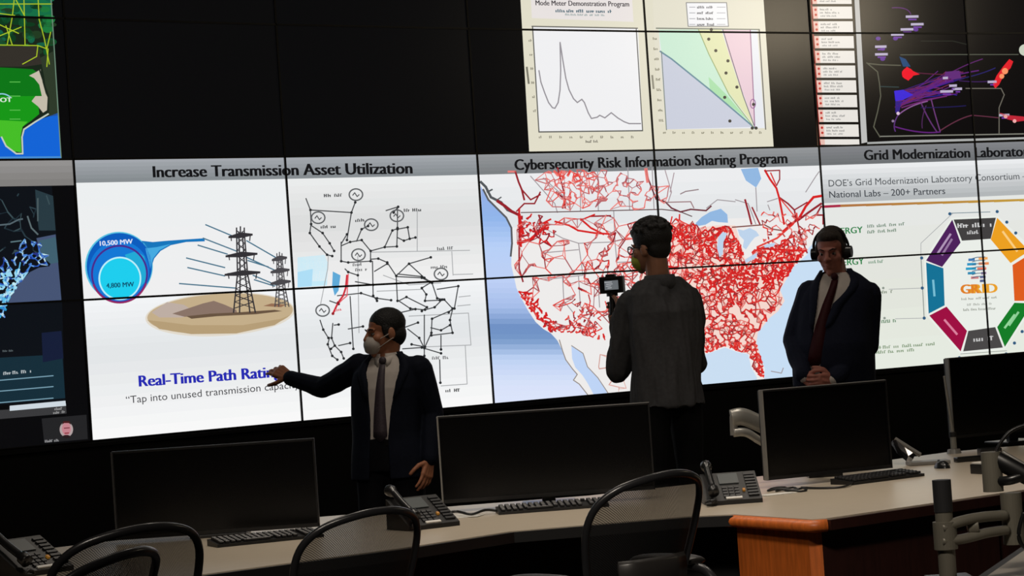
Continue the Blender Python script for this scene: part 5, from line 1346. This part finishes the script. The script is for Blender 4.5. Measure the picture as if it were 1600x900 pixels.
for sg in (-1, 1):
    for z0, z1 in ((-.035, .0), (-.075, -.030)): tube(bm, smooth_path([P(sg * .045, .072, z0), P(sg * .073, .035, (z0 + z1) / 2), P(sg * .084, -.012, z1)], 4), .0022, 6)
build('mask_strap', bm, maskw, P1.root, smooth=True)
bm = bmesh.new(); torso(bm, tab1, f, r, .90, 1.0, 1.435); put('shirt', remesh(bm, .006, 3), shirt_w, P1.root)
for e_, w_ in ((elR, wrR), (elL, wrL)):
    bm = bmesh.new(); chain(bm, [w_ + (e_ - w_) * .12, w_], [.038, .034]); build('cuff', bm, shirt_w, P1.root, smooth=True)
collar(P1.root, F(604, 561) - UP * .010, f, r, .064, shirt_w)
bm = bmesh.new(); open_coat(bm, tab1, op1, f, r)
chain(bm, [shR, elR, wrR + (elR - wrR) * .04], [.074, .056, .044]); chain(bm, [shL, elL, wrL + (elL - wrL) * .04], [.074, .058, .046])
capsule(bm, shR, .070, Vector((c0.x + .032, c0.y + .01, 1.395)) - r * .07, .045); capsule(bm, shL, .070, Vector((c0.x + .032, c0.y + .01, 1.395)) + r * .07, .045)
for v in list(bm.verts): pass
me = remesh(bm, .0055, 3); drape(me, .006, 9, 1); put('jacket', me, blacksuit, P1.root)
suit_front(P1.root, tab1, f, r, op1, 1.425, .995, .90, tie1_m, .075, blacksuit, .0)
bm = bmesh.new(); torso(bm, [(.84, c0.x + .01, c0.y, .172, .118), (.98, c0.x + .008, c0.y, .172, .119), (1.01, c0.x + .008, c0.y, .172, .119)], f, r, 1.02)
for h, k, a in lg: chain(bm, [h, k, a + UP * .02], [.098, .074, .062])
me = remesh(bm, .007, 3); drape(me, .006, 8, 2); put('trousers', me, trouser, P1.root)
bm = bmesh.new(); loft(bm, [ring_pts((c0.x + .008, c0.y, z), f, r, .176, .122, FULL) for z in (.975, 1.005)]); put_b = build('belt', bm, shoe_m, P1.root); 
shoes(P1.root, lg, f, shoe_m)

# ---- cameraman seen from behind
P2 = Fig(1040, 620, 12.2, RISER, 'person in dark grey shirt and glasses, seen from behind, holding a camera')
F = P2.F; f = facing(180 - 32); r = f.cross(UP)
c0 = F(1042, 600); t0 = .80
cx = lambda py, px: F(px, py).x
tab2 = [(.79, cx(628, 1043), c0.y, .188, .150), (.90, cx(595, 1041), c0.y, .184, .146), (1.02, cx(560, 1040), c0.y, .186, .142), (1.15, cx(520, 1040), c0.y, .196, .140), (1.27, cx(485, 1038), c0.y, .204, .136), (1.36, cx(462, 1036), c0.y, .190, .112), (1.42, cx(446, 1033), c0.y, .130, .085), (1.455, cx(436, 1032), c0.y, .064, .062)]
shL, shR = F(988, 474, .02), F(1078, 478, .08)
elL, elR = F(966, 578, .10), F(1086, 566, .26)
gp = F(955, 445, .46) + Matrix.Rotation(math.radians(-18), 3, 'Z') @ Vector((-.009, .02, -.125))   # where the hand closes on the grip
wrL, wrR = gp + Vector((.034, -.078, -.012)), gp + Vector((.085, -.05, -.085))
bm = bmesh.new()
hc = F(1017, 388); hf = facing(180 - 52); M, P = head(bm, hc, hf + Vector((0, 0, -.08)), UP, 1.0)
chain(bm, [P(0, -.02, -.06), F(1030, 446)], [.058, .062])
torso(bm, tab2, f, r, .80, .82, 1.44)
chain(bm, [shL, elL, wrL], [.058, .043, .030]); chain(bm, [shR, elR, wrR], [.058, .043, .030])
grip = F(950, 494, .44)
hand(bm, wrL, Vector((-.06, 1, .12)), Vector((1, .06, 0)), Vector((0, -.12, 1)), curl=.92, spread=.0)
hand(bm, wrR, gp + Vector((-.005, .01, -.075)) - wrR, Vector((.4, .3, -.9)), Vector((-.3, .8, .1)), curl=.70, spread=.0)
lg = legs(bm, Vector((cx(640, 1048), c0.y, .88)), f, r, spread=.10)
put('body', remesh(bm, .0045, 3), skin2, P2.root); face_parts(P2.root, M, P, 1.0)
bm = bmesh.new(); ellipsoid(bm, P(0, -.018, .058), (.094, .106, .090), M); ellipsoid(bm, P(0, -.048, .0), (.074, .058, .070), M); ellipsoid(bm, P(0, .040, .085), (.070, .055, .045), M)
rnd = random.Random(3)
for _ in range(90):
    a, b = rnd.uniform(0, 2 * math.pi), rnd.uniform(.0, 1.25); q = Vector((.096 * math.sin(b) * math.cos(a), -.016 + .108 * math.sin(b) * math.sin(a), .060 + .092 * math.cos(b))); ellipsoid(bm, P(*q), (.016,) * 3, M, 1)
put('hair', remesh(bm, .005, 2), hair_b, P2.root)
bm = bmesh.new(); ellipsoid(bm, P(0, .068, -.055), (.058, .050, .052), M); put('face_mask', remesh(bm, .005, 3), maskg, P2.root, 'yellow-green face mask')
bm = bmesh.new()
for sg in (-1, 1):
    tube(bm, [P(sg * .036 + .024 * math.cos(t), .106 - .006 * abs(math.cos(t)), .004 + .019 * math.sin(t)) for t in [2 * math.pi * k / 20 for k in range(20)]], .0034, 6, closed=True)
    tube(bm, [P(sg * .060, .100, .010), P(sg * .078, .05, .010), P(sg * .084, -.005, .008), P(sg * .080, -.03, -.012)], .0028, 6)
tube(bm, [P(-.013, .108, .008), P(0, .112, .012), P(.013, .108, .008)], .0024, 6)
build('glasses', bm, blackpl, P2.root, smooth=True, label='dark-rimmed glasses')
shirt_g = mat('dark_grey_shirt', (62, 62, 64), .88, spec=.12, noise=.14, scale=50)
bm = bmesh.new(); torso(bm, tab2, f, r, 1.0, .79, 1.425, 20)
chain(bm, [shL, elL, wrL + (elL - wrL) * .08], [.072, .060, .044]); chain(bm, [shR, elR, wrR + (elR - wrR) * .08], [.072, .060, .044])
capsule(bm, shL, .068, Vector((tab2[6][1], c0.y, 1.375)) - r * .05, .045); capsule(bm, shR, .068, Vector((tab2[6][1], c0.y, 1.375)) + r * .05, .045)
me = remesh(bm, .0055, 3); drape(me, .020, 14, 5, .2); put('shirt', me, shirt_g, P2.root)
bm = bmesh.new(); R = [ring_pts(F(1031, 440) + UP * dz, f, r, k, k * 1.04, FULL, 1.0) for dz, k in ((-.040, .080), (-.018, .090), (.008, .084), (.034, .074), (.031, .066), (-.03, .066))]; loft(bm, R); build('collar', bm, shirt_g, P2.root, smooth=True)
bm = bmesh.new(); torso(bm, [(.80, cx(640, 1048), c0.y, .168, .122), (.98, cx(600, 1045), c0.y, .165, .118)], f, r, 1.0)
for h, k, a in lg: chain(bm, [h, k, a + UP * .02], [.096, .070, .056])
me = remesh(bm, .007, 3); drape(me, .006, 8, 3); put('trousers', me, mat('black_trousers', (8, 8, 9), .85, spec=.12, noise=.1, scale=60), P2.root)
shoes(P2.root, lg, f, shoe_m)
# camera rig held up in front of him
def wp(px, py, dy): return at(px, py, 12.2 + dy)
rigc = wp(955, 445, .46); rig = thing('camera_rig', rigc, 'small black video camera on a hand grip held by the person seen from behind', 'camera', rz=RHA - math.radians(18))
bm = bmesh.new(); box(bm, (0, .02, 0), (.128, .05, .088)); box(bm, (-.005, .02, .048), (.05, .04, .016)); build('camera_body', bm, blackpl, rig, bevel=.006)
bm = bmesh.new(); box(bm, (.002, -.007, -.002), (.092, .006, .060)); build('viewfinder_frame', bm, satin, rig)
scr_m = glow((104, 108, 112)); bm = bmesh.new(); box(bm, (.004, -.011, -.002), (.074, .003, .048)); sc = build('display', bm, scr_m, rig, label='lit grey display')
bm = bmesh.new(); 
for i in range(4): box(bm, (-.012 + .006 * (i % 2), -.0135, .014 - i * .010), (.040 - .006 * i, .001, .003))
build('menu_lines', bm, glow((190, 192, 196)), sc)
bm = bmesh.new(); cyl(bm, (0, .045, 0), (0, .12, 0), .036, .034, n=24); build('lens', bm, satin, rig)
bm = bmesh.new(); cyl(bm, (-.004, .02, -.044), (-.012, .02, -.22), .015, .018, n=16); cyl(bm, (-.004, .02, -.06), (-.004, .02, -.044), .03, n=16); build('grip', bm, blackpl, rig, smooth=False)

# ---- man in navy suit with red tie and headphones
P3 = Fig(1300, 560, 13.5, RISER, 'person in navy suit and dark red tie wearing black headphones, hands clasped')
F = P3.F; f = facing(20); r = f.cross(UP)
cx = lambda py, px: F(px, py).x
yc = F(1300, 500).y
tab3 = [(.80, cx(600, 1303), yc, .230, .175), (.92, cx(570, 1302), yc - .02, .232, .185), (1.02, cx(540, 1302), yc - .025, .228, .188), (1.14, cx(510, 1304), yc - .01, .222, .170), (1.25, cx(480, 1308), yc, .222, .150), (1.33, cx(455, 1311), yc, .205, .125), (1.385, cx(443, 1311), yc + .005, .150, .095), (1.43, cx(433, 1309), yc + .01, .085, .078)]
op3 = [(.80, .50, -.16), (.93, .42, -.10), (1.08, .33, -.04), (1.25, .32, .05), (1.33, .40, .34), (1.37, .50, .50), (1.43, .75, .75)]
shR, shL = F(1267, 458, .06), F(1356, 461, -.04)
elR, elL = F(1240, 532, .02), F(1357, 540, -.06)
wrR, wrL = F(1255, 588, -.20), F(1302, 592, -.22)
bm = bmesh.new()
hc = F(1299, 393); hf = facing(22) + Vector((0, 0, -.22)); M, P = head(bm, hc, hf, UP, 1.06)
chain(bm, [P(0, -.02, -.06), F(1308, 442)], [.062, .066])
torso(bm, tab3, f, r, .84, .84, 1.42)
chain(bm, [shR, elR, wrR], [.062, .048, .033]); chain(bm, [shL, elL, wrL], [.062, .048, .033])
mid = F(1270, 598, -.25)
hand(bm, wrR, mid - wrR + Vector((.03, 0, -.015)), Vector((-.1, -.9, .3)), Vector((.1, -.1, 1)), curl=.5, spread=.03, size=1.0)
hand(bm, wrL, mid - wrL + Vector((-.03, -.035, .0)), Vector((.1, -.9, .3)), Vector((-.1, -.1, 1)), curl=.55, spread=.04, size=1.0)
lg = legs(bm, Vector((cx(600, 1303), yc, .86)), f, r, spread=.11)
put('body', remesh(bm, .0045, 3), skin3, P3.root); face_parts(P3.root, M, P, 1.06, brow=(50, 40, 34))
bm = bmesh.new(); ellipsoid(bm, P(0, -.026, .052), (.086, .100, .088), M); ellipsoid(bm, P(0, -.052, -.008), (.082, .070, .076), M); ellipsoid(bm, P(0, .036, .088), (.060, .046, .034), M)
for sg in (-1, 1): ellipsoid(bm, P(sg * .070, .008, .014), (.014, .028, .044), M)
put('hair', remesh(bm, .005, 3), hair_g, P3.root)
bm = bmesh.new(); tube(bm, [P(.094 * math.sin(t), -.004, .020 + .102 * math.cos(t)) for t in [-1.75 + 3.5 * k / 24 for k in range(25)]], .009, 10, ry=.007); hp = build('headphones', bm, blackpl, P3.root, smooth=True, label='black over-ear headphones')
for sg in (-1, 1):
    bm = bmesh.new(); a_, b_ = P(sg * .076, -.004, -.008), P(sg * .108, -.004, -.008); cyl(bm, a_, b_, .037, .032, n=24); build('ear_cup', bm, satin, hp, bevel=.004)
bm = bmesh.new(); torso(bm, tab3, f, r, .92, .86, 1.42); put('shirt', remesh(bm, .006, 3), shirt_w, P3.root)
for e_, w_ in ((elR, wrR), (elL, wrL)):
    bm = bmesh.new(); chain(bm, [w_ + (e_ - w_) * .14, w_], [.042, .037]); build('cuff', bm, shirt_w, P3.root, smooth=True)
collar(P3.root, F(1307, 438) - UP * .012, f, r, .070, shirt_w, .042)
bm = bmesh.new(); open_coat(bm, tab3, op3, f, r)
chain(bm, [shR, elR, wrR + (elR - wrR) * .05], [.078, .064, .048]); chain(bm, [shL, elL, wrL + (elL - wrL) * .05], [.078, .064, .048])
capsule(bm, shR, .074, Vector((tab3[6][1], yc, 1.375)) - r * .07, .05); capsule(bm, shL, .074, Vector((tab3[6][1], yc, 1.375)) + r * .07, .05)
me = remesh(bm, .0055, 3); drape(me, .007, 8, 9); put('jacket', me, navy, P3.root)
suit_front(P3.root, tab3, f, r, op3, 1.41, .90, .92, tie3_m, .088, navy, .26)
bm = bmesh.new(); torso(bm, [(.80, cx(600, 1303), yc, .200, .150), (.94, cx(580, 1302), yc - .01, .200, .155)], f, r, 1.0)
for h, k, a in lg: chain(bm, [h, k, a + UP * .02], [.105, .080, .064])
me = remesh(bm, .008, 3); drape(me, .006, 8, 4); put('trousers', me, navy, P3.root)
shoes(P3.root, lg, f, shoe_m)
